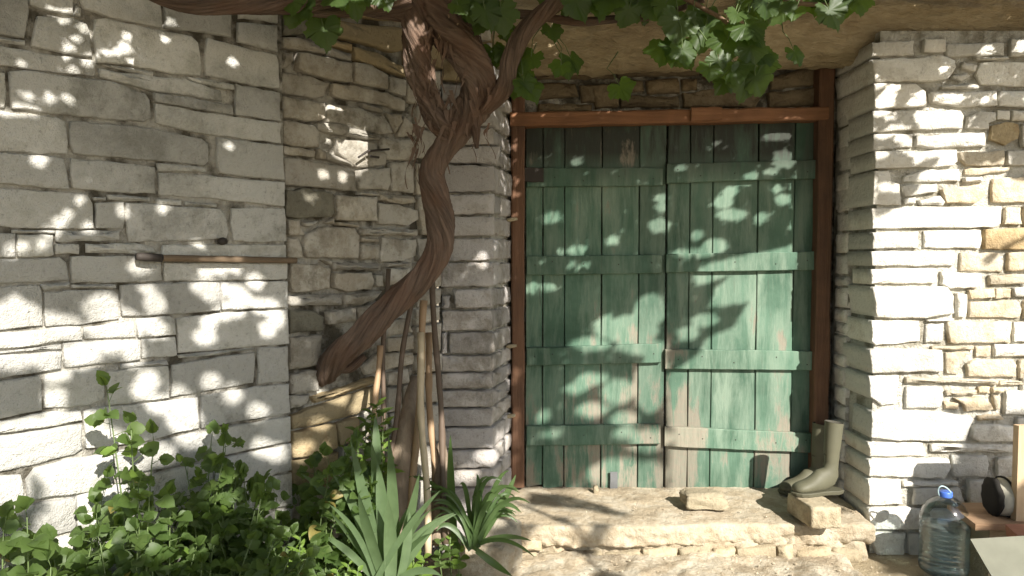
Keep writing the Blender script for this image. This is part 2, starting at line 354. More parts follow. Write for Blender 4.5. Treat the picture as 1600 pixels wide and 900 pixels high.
ASHLAR = """-40,-14 44,-2 47,18 44,40 40,59 -40,48;-40,51 40,62 40,71 -40,59;45,-12 115,-14 115,24 70,16 47,6;119,8 128,13 127,26 117,24
58,24 112,28 136,36 141,50 145,89 84,80 48,72 53,44;124,-10 254,-8 254,43 172,27 131,13;257,-8 363,2 362,58 322,51 258,44
372,34 434,39 435,81 372,65;374,4 436,6 436,36 404,31 374,28;149,30 165,27 215,39 255,47 300,56 310,66 315,100 314,117 272,115 200,101 152,97 148,60
325,58 400,78 433,86 437,100 438,138 400,134 365,126 322,117 320,90;-40,66 145,94 150,98 150,119 80,112 -40,97
15,111 38,110 120,119 180,128 229,147 236,156 238,184 226,190 165,186 84,177 19,169 17,140;-40,104 10,114 12,142 8,168 -40,160
160,100 200,104 240,113 240,119 200,111;156,107 200,114 290,123 346,141 349,158 298,150 242,142 205,132 156,120
294,120 320,123 365,132 366,140 348,139 300,126;241,144 298,152 364,164 366,179 300,170 242,158
242,161 300,171 366,182 402,186 439,192 440,224 400,219 340,212 290,204 244,192;369,131 400,137 438,144 439,190 402,184 369,180
-40,166 20,175 90,183 102,190 108,222 107,240 64,240 -40,233;110,189 172,193 240,201 316,216 326,224 327,252 320,259 245,251 150,244 116,240 110,222
340,214 400,222 442,227 445,282 400,278 343,270 338,245;-40,236 64,242 100,248 105,265 108,297 70,293 50,290 -40,284
111,246 140,249 225,257 243,261 245,303 212,302 132,297 113,294 110,275;246,254 318,261 324,269 248,267
248,269 325,273 400,281 445,284 446,322 400,318 335,311 250,305;-40,291 0,294 100,300 137,304 145,318 147,357 95,358 -40,352
147,308 166,307 166,313 148,313;168,304 235,308 236,315 170,312;246,311 285,312 285,321 246,319;290,314 340,318 340,324 290,321
150,317 172,315 194,316 197,338 195,357 152,357;199,317 225,316 275,322 345,326 353,335 358,362 355,373 295,377 203,378 199,350
363,325 400,324 446,326 448,377 400,379 365,376 362,350;20,359 87,360 86,365 20,364;-40,366 26,365 25,402 -40,405;28,366 83,367 85,398 75,401 27,402
90,360 189,360 189,376 88,378;87,381 124,381 124,397 87,397;135,381 212,380 240,385 245,395 212,397 136,395;256,382 325,382 448,382 449,403 340,407 252,406
-40,406 0,405 95,401 105,410 109,439 -40,446;112,400 210,399 252,409 254,437 225,441 112,442;257,411 400,411 449,410 449,436 400,438 258,439
-40,450 0,448 62,445 66,455 68,509 0,517 -40,520;64,444 109,441 110,449 70,454;70,457 140,452 178,453 186,460 188,499 125,508 72,510
113,445 180,444 182,450 113,450;190,445 258,442 343,440 345,486 270,492 191,494 188,460;347,441 450,439 451,481 347,485
-40,526 0,520 100,511 128,510 128,531 95,535 0,546 -40,552;132,511 210,501 213,527 133,530;213,498 240,495 266,494 275,500 276,523 216,527
223,530 275,526 277,556 272,558 223,560;101,536 130,533 212,530 220,531 220,562 185,567 102,575;-40,561 0,555 97,549 97,576 62,582 0,592 -40,598
-40,555 0,550 97,538 98,546 0,552 -40,558;277,498 345,489 451,484 452,538 400,542 300,551 279,552;279,555 340,549 398,544 398,546 330,556 282,560
-40,602 0,596 62,587 67,598 67,641 0,655 -40,664;70,587 105,580 155,574 163,590 165,623 140,634 70,639;168,580 225,574 263,572 265,622 225,627 168,634
190,569 262,563 264,570 190,577;270,570 340,558 398,550 401,560 398,598 307,615 268,620;405,543 452,541 453,596 404,600
-40,668 0,659 68,645 125,641 129,657 90,666 45,672 0,679 -40,686;132,642 165,636 225,630 310,621 312,669 260,681 215,692 134,702
315,619 400,604 453,600 455,645 400,655 315,669;-40,692 0,683 128,662 130,702 118,711 50,728 0,738 -40,747
180,707 217,696 312,674 330,684 330,716 250,734 180,745;55,731 118,715 177,708 178,765 120,772 42,782 42,750;-40,752 0,744 34,742 40,760 40,785 -40,800
316,674 400,660 455,650 456,690 400,702 335,715 316,690;335,719 400,705 456,693 457,735 400,750 336,762
-40,804 120,776 120,830 -40,860;122,776 250,738 334,720 334,764 250,800 122,830;336,766 457,739 458,790 336,815;-40,864 120,834 120,900 -40,940
122,834 250,804 334,768 334,830 122,900;336,819 458,794 459,840 336,880"""
wl_ = thing('ashlar_wall', ASH.pt(-1.4, GZ), 'whitewashed wall of large squared stone blocks on the left, receding to the corner', 'wall')
stones(ASHLAR, ASH, wl_, M['ashlar'], rr=.005, seed=3, proud=.003, bulge=.003, jk=.5)
ue = ASH.hit(452, 400)[0]
slab('wall_core', ASH, -3.2, ue - .012, GZ - .05, 3.2, -.014, -.5, M['core'], wl_)
courses(ASH, -3.2, ue, GZ - .02, 3.2, lambda x, y: x > -25 and -6 < y < 850, wl_, M['ashlar'], 11, .08, .17, .2, .5)

MIDT = """441,-14 520,-10 520,26 441,18;d441,21 520,29 520,55 470,53 442,55;441,58 465,58 509,71 510,85 480,79 442,75;441,78 460,80 464,92 452,106 441,106
467,81 482,82 549,98 551,129 520,125 483,114 466,108;514,74 549,84 549,95 515,87;t522,-14 640,-10 640,32 522,24;t522,28 560,36 634,42 634,76 620,82 580,70 522,56;t514,59 551,69 551,80 514,70
t553,72 590,82 634,107 634,121 600,108 556,92;554,97 580,100 606,118 608,140 575,134 555,128;609,119 636,124 636,150 610,142;t636,42 700,50 700,108 636,100
442,112 490,118 518,130 509,150 492,153 442,146;522,129 550,133 608,144 636,157 634,172 590,162 545,155 522,148;443,150 490,157 508,160 510,186 492,190 443,184
512,160 562,168 605,184 616,207 595,210 540,198 512,190;567,160 600,166 600,176 570,170;607,175 628,178 632,190 620,210 614,195;634,180 650,197 650,214 623,212
443,187 492,194 500,205 500,231 460,228 444,222;497,192 530,192 560,200 592,212 592,220 540,212 498,203;526,215 590,223 592,232 607,240 605,258 560,262 545,252 530,238
600,215 650,218 650,250 608,250 597,230;445,227 472,229 495,235 495,245 472,244 445,241;498,232 510,235 510,249 499,248;512,237 524,241 556,255 556,260 512,249
445,246 472,248 530,257 557,266 559,300 530,297 497,293 446,288;561,265 609,262 610,283 606,297 562,296;612,254 638,252 649,262 649,302 613,298
563,300 593,302 593,306 563,304;d447,296 462,298 474,293 522,303 524,333 517,340 470,341 447,338;527,305 589,308 590,345 560,346 527,344
596,303 650,306 652,316 630,320 596,312;593,317 618,318 655,328 657,343 640,352 593,351;450,344 468,344 477,367 451,368;475,348 497,345 488,354 480,353
512,348 523,340 524,350;527,347 562,350 562,355 530,352;505,354 557,355 566,368 563,405 482,402 478,385 482,366;568,357 652,358 652,368 568,367
452,372 469,372 475,385 475,403 452,402;568,371 594,372 594,379 568,378;566,382 592,383 592,405 566,405;600,372 652,374 652,400 632,408 596,409
455,410 500,412 517,419 517,450 500,456 458,457 454,430;505,406 520,408 518,414;522,410 597,412 597,422 522,422;524,427 580,426 586,440 580,452 540,456 524,450
587,430 599,430 599,448 588,448;605,420 640,418 640,440 605,448;607,411 645,410 640,415 607,417;451,462 536,460 536,476 453,479;539,460 598,454 590,465 565,477 540,476
d453,484 495,484 507,495 507,517 480,520 454,522;515,487 556,481 558,502 515,508;455,527 475,526 506,523 506,568 478,576 456,578;560,481 603,470 603,496 561,504
456,585 480,580 500,578 500,611 488,613 457,616;455,620 486,616 482,632 470,638 456,640;t491,621 530,608 588,588 590,600 540,616 495,631
t457,651 485,639 540,622 588,604 596,612 592,628 560,648 480,668 458,672;t459,676 480,672 525,662 528,700 500,712 458,716;t528,662 560,652 566,672 556,690 532,698
t455,721 490,717 530,706 530,750 500,765 458,764;r534,702 570,690 600,682 600,760 534,765;607,501 640,497 648,520 606,526;606,529 648,524 648,546 608,550
570,575 590,555 648,550 648,569 605,580 575,586;606,584 640,575 642,600 606,603;606,606 628,605 628,640 604,645;631,603 650,598 650,630 632,632;612,648 650,635 650,652 615,670
612,673 650,656 655,690 612,700;604,704 650,694 655,730 604,735;604,739 655,734 655,780 604,780;568,652 608,634 610,672 570,686;592,606 602,604 602,640 598,640
652,372 690,372 690,408 655,408;652,411 690,411 690,448 652,449;652,452 690,451 690,474 652,480;652,484 690,478 690,500 652,508;652,512 690,504 690,548 652,552
652,556 690,552 690,580 652,584;652,588 690,584 690,628 652,632;652,636 690,632 690,690 652,694;652,698 690,694 690,745 652,750;652,754 690,749 690,800 652,805
638,104 690,111 690,140 638,126;638,130 690,143 690,170 638,158;652,165 690,174 690,205 652,196;652,200 690,208 690,250 653,246;653,254 690,256 690,300 653,303;656,307 690,306 690,368 660,368
458,768 530,756 530,800 458,815;534,769 600,764 600,800 534,806;604,784 690,804 690,840 604,840;458,819 530,804 530,850 458,870;534,810 600,804 600,850 534,860"""
wm = thing('rubble_wall', MID.pt(-.4, GZ), 'rough whitewashed rubble wall with tan stones behind the twisted vine, left of the door', 'wall')
stones(MIDT, MID, wm, M['rubble'], rr=.009, seed=5, proud=.007, bulge=.006, jk=.8)
ul = MID.hit(441, 400)[0] - .05
HB = MID.hit(530, 550)
slab('wall_core', MID, ul, 0, GZ - .05, 3.2, -.035, -.45, M['core'], wm)
courses(MID, ul, -.005, GZ - .02, 3.2, lambda x, y: -10 < y < 850, wm, M['rubble'], 12, .06, .13, .1, .3)
LP = """t690,92 770,97 770,127 690,124;690,130 772,134 772,158 690,156;690,160 770,162 770,196 690,196;690,200 770,200 772,225 690,225;692,229 782,228 776,256 692,254
692,258 772,259 774,299 692,300;692,304 772,303 772,334 692,336;692,339 772,338 772,368 692,370;700,374 772,372 772,406 700,408;690,411 772,410 772,447 688,449
690,462 703,462 702,482 690,482;708,453 768,451 770,481 712,482;690,486 768,485 770,516 690,517;690,520 698,520 698,552 690,553;702,520 768,519 768,552 703,553
690,556 768,555 770,580 690,581;690,584 768,583 770,606 690,608;690,611 770,610 768,635 690,637;690,640 770,639 768,665 690,667;690,670 770,669 770,701 690,702
690,705 770,704 770,731 690,733;690,736 770,735 770,760 690,762;690,765 772,763 772,800 690,800;690,804 772,804 772,840 690,840;690,844 772,844 772,900 690,900"""
def lcorner(px, rnd, d):
    return d
stones(LP, PIER, wm, M['lilac'], rr=.008, seed=9, proud=.005, bulge=.005, corner=lcorner, jk=.7)
xl = at(770, 400, YP).x
slab('wall_core', PIER, xq - .02, xl - .035, GZ - .05, 3.2, -.05, -.45, M['core'], wm)
courses(PIER, xq, xl, 2.5, 3.2, lambda x, y: y > 92, wm, M['rubble'], 14, .06, .1, .08, .2)
# splayed reveal beside the left jamb: its courses follow the corner stones
rnd = random.Random(4)
RE = at(798, 400, 3.9); REV = Plane((xl - .002, YP + .008, 0), (RE.x - xl, 3.9 - YP, 0)); RL = math.hypot(RE.x - xl, 3.9 - YP) + .05
for ln in LP.replace('\n', ';').split(';'):
    px = [tuple(float(q) for q in s.split(',')) for s in ln.strip().lstrip('t').split()]
    e = sorted(px, key=lambda q: -q[0])[:2]
    if e[0][0] < 764: continue
    z1, z0 = (at(q[0], q[1], YP).z for q in sorted(e, key=lambda q: q[1]))
    cut = rnd.choice((.12, .18, .24, RL))
    stone_mesh([(0, z0), (cut - .003, z0 + rnd.uniform(0, .012)), (cut - .003, z1 - rnd.uniform(0, .006)), (0, z1)], REV, .06, .008, rnd, rnd.uniform(-.004, .004), M['lilac'], wm)
    if cut < RL: stone_mesh([(cut + .004, z0), (RL, z0 + .004), (RL, z1 - .004), (cut + .004, z1)], REV, .06, .008, rnd, rnd.uniform(-.008, .006), M['lilac'], wm)
slab('wall_core', REV, .02, RL + .1, GZ, 2.9, -.02, -.06, M['core_w'], wm)

RP = """1363,66 1430,62 1430,86 1363,88;1444,61 1477,61 1477,81 1443,82;1480,67 1570,66 1570,86 1480,88;1580,60 1660,60 1660,86 1580,88
1363,92 1432,90 1470,85 1492,94 1494,106 1481,124 1440,128 1366,127;1506,96 1529,102 1524,113 1504,106;1491,117 1513,113 1518,118 1504,127 1489,122
1532,97 1660,94 1660,136 1535,132 1526,117;1525,90 1575,88 1576,92 1527,94;1472,134 1518,130 1530,133 1530,138 1470,139
1366,130 1432,130 1446,142 1449,166 1414,169 1366,170;1453,144 1559,142 1559,165 1500,167 1455,160;1562,141 1660,141 1660,166 1562,166
1364,173 1500,172 1506,181 1504,201 1430,203 1364,206;1514,182 1532,172 1556,175 1556,188 1545,192 1545,201 1510,201;1559,172 1578,173 1578,187 1559,187;1582,172 1660,172 1660,188 1582,188
t1550,196 1574,189 1592,193 1594,205 1591,217 1572,226 1548,218;1598,192 1660,192 1660,229 1598,229;1365,209 1428,208 1427,230 1365,235;1432,212 1538,206 1541,229 1457,231 1431,228
1366,237 1494,234 1497,252 1489,260 1366,264;c1500,237 1570,235 1570,258 1512,259 1500,249;1574,235 1660,233 1660,257 1574,258
1366,267 1389,266 1393,283 1406,288 1408,320 1364,320;1413,275 1447,265 1500,264 1501,283 1436,285 1413,284;1411,290 1464,287 1464,300 1413,307;1414,310 1432,308 1432,318 1414,320
c1510,263 1580,260 1578,267 1532,273 1508,273;1508,277 1534,276 1537,284 1508,284;c1472,296 1532,287 1542,292 1538,307 1523,318 1479,318;1436,313 1470,305 1478,315 1474,321 1440,321
c1553,279 1660,272 1660,318 1551,316 1551,290;1364,326 1413,323 1564,323 1564,350 1553,355 1364,358;c1572,324 1595,324 1598,350 1570,351;c1601,322 1660,322 1660,352 1602,352
1364,363 1435,362 1435,388 1364,389;1445,360 1534,359 1537,373 1532,389 1445,387;t1540,358 1660,354 1660,390 1538,390
1362,392 1493,392 1495,403 1491,416 1362,416;c1502,395 1564,394 1569,407 1568,425 1502,424;c1576,394 1660,393 1660,423 1575,424
1363,420 1461,419 1466,426 1462,443 1363,444;1472,424 1534,428 1535,445 1527,450 1485,451 1472,444;c1547,430 1660,427 1660,443 1547,445
1364,448 1481,448 1490,463 1491,490 1447,497 1370,497;1496,458 1511,460 1510,495 1496,497;c1515,453 1553,451 1555,465 1517,468;c1557,451 1581,451 1582,465 1557,467;1586,449 1660,447 1660,464 1586,464
c1517,471 1591,469 1599,482 1595,497 1515,497;c1602,468 1660,468 1660,498 1601,498;1363,501 1437,501 1440,520 1438,534 1370,540 1363,534;1449,507 1476,506 1475,536 1447,536
c1481,502 1580,502 1580,536 1485,537;1586,503 1660,503 1660,533 1585,534;1449,500 1492,498 1490,502 1452,503;c1457,541 1523,541 1523,547 1457,548;c1527,541 1549,541 1549,558 1526,558
1554,538 1660,538 1660,558 1555,557;1360,546 1372,544 1473,547 1474,581 1362,583;c1479,551 1517,549 1501,570 1500,585 1479,585;c1511,570 1527,561 1583,562 1589,570 1589,590 1513,589
c1595,562 1660,562 1660,592 1594,592;1358,587 1406,587 1402,632 1380,634 1361,621;c1417,589 1560,594 1560,601 1495,599 1416,599;c1564,596 1660,596 1660,602 1564,603
1417,604 1474,606 1476,621 1470,638 1415,639;c1479,611 1526,610 1526,617 1480,619;c1530,605 1548,604 1548,615 1530,615;c1552,606 1570,606 1568,614 1552,614
c1477,628 1500,630 1500,640 1478,640;c1491,622 1535,620 1548,630 1553,640 1510,643 1506,632;c1552,617 1564,619 1564,640 1556,640;1572,611 1660,609 1660,649 1570,647
1361,642 1420,641 1472,644 1516,649 1522,655 1510,690 1406,689 1360,684;c1530,650 1565,648 1570,656 1531,658;1521,667 1530,662 1584,666 1584,690 1532,691 1518,684;1590,653 1660,653 1660,708 1590,706
1357,691 1444,693 1449,714 1360,714;1455,694 1585,696 1585,708 1456,706;1358,718 1483,717 1487,730 1476,748 1358,744;1489,712 1544,712 1548,726 1544,746 1491,746
1559,716 1585,714 1590,746 1560,746;1594,712 1660,712 1660,746 1594,746;1357,750 1407,750 1410,788 1357,790;1411,753 1498,752 1498,760 1412,761;1430,764 1502,763 1510,790 1428,790
1513,750 1660,750 1660,790 1514,790;1357,794 1418,793 1440,797 1500,796 1500,828 1361,828;1504,794 1660,794 1660,830 1504,830;1358,832 1415,834 1414,872 1372,872;1421,834 1500,833 1500,870 1421,870
1504,834 1660,834 1660,872 1504,872;t1362,876 1440,876 1440,920 1366,920;t1444,874 1520,874 1520,920 1444,920;1524,876 1660,876 1660,920 1524,920"""
wr = thing('pier_wall', (2.1, YP, GZ), 'bright sunlit whitewashed stone pier right of the green door', 'wall')
def rcorner(px, rnd, d):
    return rnd.choice((.2, .26, .41)) if min(p[0] for p in px) < 1374 else d
stones(RP, PIER, wr, M['white'], rr=.0065, seed=21, proud=.006, bulge=.004, corner=rcorner, jk=.7)
xr = at(1362, 400, YP).x
slab('wall_core', PIER, xr + .03, 4.2, GZ - .05, 2.62, -.022, -.45, M['core_w'], wr)
slab('wall_core', PIER, xr + .012, 4.0, GZ - .05, 2.6, -.27, -.449, M['core_w'], wr)
courses(PIER, at(1662, 400, YP).x, 4.2, GZ - .02, 2.6, lambda x, y: False, wr, M['white'], 31, .05, .12, .1, .35)
courses(PIER, xr, at(1662, 400, YP).x, GZ - .1, .2, lambda x, y: y < 905, wr, M['white'], 32, .05, .08, .1, .3)
rnd = random.Random(8); z = .3
REVR = Plane((xr + .006, YP, 0), (0, -1, 0))
while z < 2.5:
    h_ = rnd.uniform(.06, .12); stone_mesh([(-.4, z + .004), (-.27, z + .006), (-.265, z + h_ - .003), (-.4, z + h_ - .005)], REVR, .05, .012, rnd, rnd.uniform(-.004, .014), M['white'], wr); z += h_

INFT = """t838,128 900,130 905,150 838,156;t905,132 960,130 962,158 908,160;925,140 965,136 968,166 930,170;t970,124 1005,124 1008,142 972,144;t1010,126 1060,122 1062,145 1012,146
t1064,122 1092,120 1092,140 1066,142;t840,160 925,162 925,176 840,178;t970,148 1060,149 1062,166 970,168;t1066,146 1130,138 1190,150 1180,168 1068,168;t1096,120 1180,112 1200,132 1130,135
t1204,120 1275,100 1276,132 1206,140;t1200,144 1276,136 1278,166 1202,168;t806,100 835,100 835,150 808,150;t838,100 960,104 960,122 838,124;t964,100 1090,100 1092,117 964,120;t1094,96 1276,80 1276,96 1096,116
t838,180 1280,171 1280,182 838,188"""
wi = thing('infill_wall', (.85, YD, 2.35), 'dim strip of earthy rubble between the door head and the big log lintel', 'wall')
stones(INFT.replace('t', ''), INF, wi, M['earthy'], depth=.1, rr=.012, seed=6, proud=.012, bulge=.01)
slab('wall_core', INF, -.15, 1.9, 2.26, 3.2, -.03, -.4, M['core'], wi)

# the log lintel
def lump_tube(path, rad, n, amp, fr, seed, flat=None):
    V, Fc = [], []; m = len(path)
    for i, (p, r) in enumerate(zip(path, rad)):
        d = (path[min(i + 1, m - 1)] - path[max(i - 1, 0)]).normalized(); a = d.cross(Vector((0, 0, 1)))
        a = a.normalized() if a.length > .05 else Vector((1, 0, 0)); b = a.cross(d).normalized()
        for k in range(n):
            t = 2 * math.pi * k / n; e = a * math.cos(t) + b * math.sin(t); q = p + e * r
            V.append(q + e * (amp * nz(q, fr, seed) + amp * .4 * nz(q, fr * 3.7, seed + 2)))
    for i in range(m - 1):
        for k in range(n): Fc.append((i * n + k, i * n + (k + 1) % n, (i + 1) * n + (k + 1) % n, (i + 1) * n + k))
    Fc.append(tuple(range(n))[::-1]); Fc.append(tuple((m - 1) * n + k for k in range(n)))
    return V, Fc
path = [Vector((-.3 + 4.0 * i / 210, 3.795 + .012 * math.sin(i * .07), 2.70 + .022 * (i / 210 * 4.0))) for i in range(211)]
V, Fc = lump_tube(path, [.245 - .00017 * i for i in range(211)], 96, .012, 3.2, 3)
# long splits run along the grain
V = [Vector(v) + (Vector((v[0], 3.795, 2.72)) - Vector(v)).normalized() * (.016 * nz((v[0] * 1.0, v[1] * 5, v[2] * 5), 3, 5) + .012 * nz((v[0] * .9, v[1] * 8, v[2] * 8), 6, 2) + .009 * nz(v, 24, 3) + .006 * nz((v[0] * .5, v[1], v[2]), 55, 4)) for v in V]
tag(mk('log_lintel', V, Fc, M['log']), 'thick weathered tan log lying across the top of the doorway', 'lintel')
# ------------------------------------------------------------------ the door
def board(x0, x1, z0, z1, y0, y1, rnd, bev=.004, wob=.0, feet=0.0, zt=None, zb=None, nseg=6):
    """upright or level board with softened, slightly worn edges; zt / zb: z at the far end (slanting boards)"""
    V, Fc = [], []
    lev = (x1 - x0) > (z1 - z0)
    prof = [(0, 1), (0, .0), (1, 0), (1, 1)]
    L = nseg
    for i in range(L + 1):
        t = i / L
        if lev:
            x = x0 + (x1 - x0) * t; a = z0 + ((zb if zb is not None else z0) - z0) * t + rnd.uniform(-wob, wob); b = z1 + ((zt if zt is not None else z1) - z1) * t + rnd.uniform(-wob, wob)
            ring = [(x, y1, a), (x, y0 + bev, a), (x, y0, a + bev), (x, y0, b - bev), (x, y0 + bev, b), (x, y1, b)]
        else:
            z = z0 + (z1 - z0) * t; a = x0 + rnd.uniform(-wob, wob); b = x1 + rnd.uniform(-wob, wob)
            f = feet if i == 0 else 0
            za = [z + (rnd.uniform(-f, f)) for _ in range(6)]
            ring = [(a, y1, za[0]), (a, y0 + bev, za[1]), (a + bev, y0, za[2]), (b - bev, y0, za[3]), (b, y0 + bev, za[4]), (b, y1, za[5])]
        V += [Vector(q) for q in ring]
    for i in range(L):
        for k in range(6): Fc.append((i * 6 + k, i * 6 + (k + 1) % 6, (i + 1) * 6 + (k + 1) % 6, (i + 1) * 6 + k))
    Fc.append((5, 4, 3, 2, 1, 0)); Fc.append(tuple(L * 6 + k for k in range(6)))
    if not lev: Fc = [f[::-1] for f in Fc]
    return V, Fc
dr = random.Random(12)
def leafdoor(name, label, xs, rails, top, bots):
    x0 = at(xs[0], 400, YD).x; x1 = at(xs[-1], 400, YD).x
    t = thing(name, ((x0 + x1) / 2, YD, .29), label, 'door', 'leaves of the green double door')
    for i in range(len(xs) - 1):
        a = at(xs[i], 400, YD).x + .0025; b = at(xs[i + 1], 400, YD).x - .0025; dy = dr.uniform(-.004, .004)
        zb = at(900, bots[i], YD).z
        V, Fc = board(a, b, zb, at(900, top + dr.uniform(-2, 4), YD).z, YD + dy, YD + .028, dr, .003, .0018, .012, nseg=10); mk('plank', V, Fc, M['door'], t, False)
    for (ya0, ya1, yb0, yb1) in rails:
        Y = YD - .032
        V, Fc = board(at(xs[0] + 3, 0, Y).x, at(xs[-1] - 2, 0, Y).x, at(900, ya1, Y).z, at(900, ya0, Y).z, Y, YD - .005, dr, .004, .0015, 0, at(900, yb0, Y).z, at(900, yb1, Y).z, 14)
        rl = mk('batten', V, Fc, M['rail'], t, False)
        for i in range(len(xs) - 1):
            for s in (.5,):
                fx = (xs[i] + (xs[i + 1] - xs[i]) * s + dr.uniform(-3, 3)); u = (fx - xs[0]) / (xs[-1] - xs[0]); fy = (ya0 + ya1) / 2 * (1 - u) + (yb0 + yb1) / 2 * u + dr.uniform(-6, 6)
                c = at(fx, fy, Y - .001); r = .0034; k = 6
                Vn = [c + Vector((r * math.cos(2 * math.pi * j / k), 0, r * math.sin(2 * math.pi * j / k))) for j in range(k)] + [c + Vector((.6 * r * math.cos(2 * math.pi * j / k), -.003, .6 * r * math.sin(2 * math.pi * j / k))) for j in range(k)]
                mk('nail', Vn, [(j, (j + 1) % k, k + (j + 1) % k, k + j) for j in range(k)] + [tuple(range(k, 2 * k))], M['iron'], rl)
    return t
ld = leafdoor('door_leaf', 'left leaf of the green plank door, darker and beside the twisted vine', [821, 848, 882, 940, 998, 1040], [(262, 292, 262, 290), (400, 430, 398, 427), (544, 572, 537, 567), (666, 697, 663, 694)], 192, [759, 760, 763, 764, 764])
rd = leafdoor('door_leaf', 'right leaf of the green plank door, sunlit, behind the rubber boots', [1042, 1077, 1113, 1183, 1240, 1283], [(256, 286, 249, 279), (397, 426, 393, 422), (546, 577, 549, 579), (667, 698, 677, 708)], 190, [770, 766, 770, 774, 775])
# iron strap hinge, latch strip
V, Fc = board(at(812, 0, 3.93).x, at(850, 0, 3.93).x, at(0, 284, 3.93).z, at(0, 262, 3.93).z, 3.928, 3.937, dr, .002, .003); mk('hinge', V, Fc, M['iron'], ld, False)
V, Fc = board(at(958, 0, 3.94).x, at(970, 0, 3.94).x, at(0, 781, 3.94).z, at(0, 738, 3.94).z, 3.945, 3.952, dr, .001, .001); mk('latch_strip', V, Fc, M['zinc'], ld, False)
slab('door_backing', INF, -.3, 2.2, .0, 2.95, -.06, -.09, M['core'], wi)
# frame
fr = thing('door_frame', (.85, 3.93, .29), 'red-brown timber frame round the green double door', 'door frame')
def fb(name, a, b, c, d, Y0, Y1, mat, **k):
    V, Fc = board(at(a, 0, Y0).x, at(b, 0, Y0).x, at(0, d, Y0).z, at(0, c, Y0).z, Y0, Y1, dr, .008, .003, **k); return mk(name, V, Fc, mat, fr, False)
fb('jamb', 799, 820, 138, 762, 3.90, 3.99, M['frame_v'], nseg=16)
fb('jamb', 1284, 1308, 94, 792, 3.90, 3.99, M['frame_v'], nseg=16)
V, Fc = board(at(797, 0, 3.89).x, at(1298, 0, 3.89).x, at(0, 197, 3.89).z, at(0, 176, 3.89).z, 3.885, 3.99, dr, .008, .003, 0, at(0, 166, 3.89).z, at(0, 187, 3.89).z, 18); mk('head', V, Fc, M['frame_h'], fr, False)
V, Fc = board(at(1082, 0, 3.87).x, at(1130, 0, 3.87).x, at(0, 190, 3.87).z, at(0, 168, 3.87).z, 3.865, 3.884, dr, .004, .003, 0, at(0, 167, 3.87).z, at(0, 186, 3.87).z, 6); mk('patch_block', V, Fc, M['frame_h'], fr, False)
for (x, y) in ((799, 541), (797, 650), (800, 343)):
    p = at(x, y, 3.86); V, Fc = lump_tube([p + Vector((.028 * s, .004 * s, .003 * s)) for s in (-1, -.4, .3, 1)], [.006, .011, .011, .006], 8, .003, 40, x); mk('wedge', V, Fc, M['block'], fr)

# ------------------------------------------------------------------ threshold step
def lump_box(x0, x1, y0, y1, z0, z1, nx, ny, nz_, amp, fr_, seed, fn=None, rnd_e=.03):
    """box with rounded, crumbling faces"""
    V, idx, Fc = [], {}, []
    def vid(i, j, k):
        if (i, j, k) in idx: return idx[(i, j, k)]
        p = Vector((x0 + (x1 - x0) * i / nx, y0 + (y1 - y0) * j / ny, z0 + (z1 - z0) * k / nz_))
        q = Vector((min(max(p.x, x0 + rnd_e), x1 - rnd_e), min(max(p.y, y0 + rnd_e), y1 - rnd_e), min(max(p.z, z0 + rnd_e), z1 - rnd_e)))
        d = p - q
        if d.length > 1e-6: p = q + d.normalized() * rnd_e * min(1, d.length / rnd_e) if d.length > rnd_e else p
        nn = (p - q); nn = nn.normalized() if nn.length > 1e-6 else Vector((0, 0, 1))
        p = p + nn * (amp * nz(p, fr_, seed) + amp * .5 * nz(p, fr_ * 3, seed + 1) + amp * .45 * nz(p, fr_ * 8, seed + 2))
        if fn: p = fn(p)
        idx[(i, j, k)] = len(V); V.append(p); return idx[(i, j, k)]
    for i in range(nx):
        for j in range(ny):
            Fc.append((vid(i, j, nz_), vid(i + 1, j, nz_), vid(i + 1, j + 1, nz_), vid(i, j + 1, nz_))); Fc.append((vid(i, j, 0), vid(i, j + 1, 0), vid(i + 1, j + 1, 0), vid(i + 1, j, 0)))
    for i in range(nx):
        for k in range(nz_):
            Fc.append((vid(i, 0, k), vid(i + 1, 0, k), vid(i + 1, 0, k + 1), vid(i, 0, k + 1))); Fc.append((vid(i, ny, k), vid(i, ny, k + 1), vid(i + 1, ny, k + 1), vid(i + 1, ny, k)))
    for j in range(ny):
        for k in range(nz_):
            Fc.append((vid(0, j, k), vid(0, j, k + 1), vid(0, j + 1, k + 1), vid(0, j + 1, k))); Fc.append((vid(nx, j, k), vid(nx, j + 1, k), vid(nx, j + 1, k + 1), vid(nx, j, k + 1)))
    return V, Fc
TZ = .29
th = thing('threshold_step', (.85, 3.5, GZ), 'crumbling pale limestone doorstep under the green door', 'step')
def crumble(p):
    f = max(0, min(1, (3.56 - p.y) / .1)); low_ = max(0, min(1, (TZ - .035 - p.z) / .06))
    return p + Vector((0, .05 * nz((p.x, 0, 0), 2.2, 4) * max(0, min(1, (3.8 - p.y) / .3)) - .05 * max(0, p.x - .9) * max(0, min(1, (3.8 - p.y) / .3)) + f * (.022 * nz(p, 9, 6) + .016 * nz(p, 24, 2) + .008 * nz(p, 60, 5)) * (.35 + low_) + f * .012 * low_, -.012 * max(0, (3.75 - p.y) / .3)))
V, Fc = lump_box(-.10, 1.72, 3.452, 4.02, .188, TZ, 200, 50, 12, .006, 7, 3, crumble, .014)
mk('slab', V, Fc, M['lime'], th)
STF = """770,866 838,864 842,880 770,886;842,868 880,866 884,882 842,884;886,868 940,862 944,882 888,884;946,866 1000,862 1002,880 946,884;1005,860 1058,858 1060,878 1005,882;1062,858 1110,856 1114,874 1062,878
1116,860 1150,858 1148,880 1116,880;1152,858 1212,854 1214,876 1152,880;1216,856 1240,852 1242,880 1216,882;1246,862 1300,858 1302,880 1246,884;1304,858 1350,862 1352,884 1304,886
790,848 846,845 848,862 790,862"""
rnd = random.Random(17)
STP = Plane((0, 3.432, 0), (1, 0, 0))
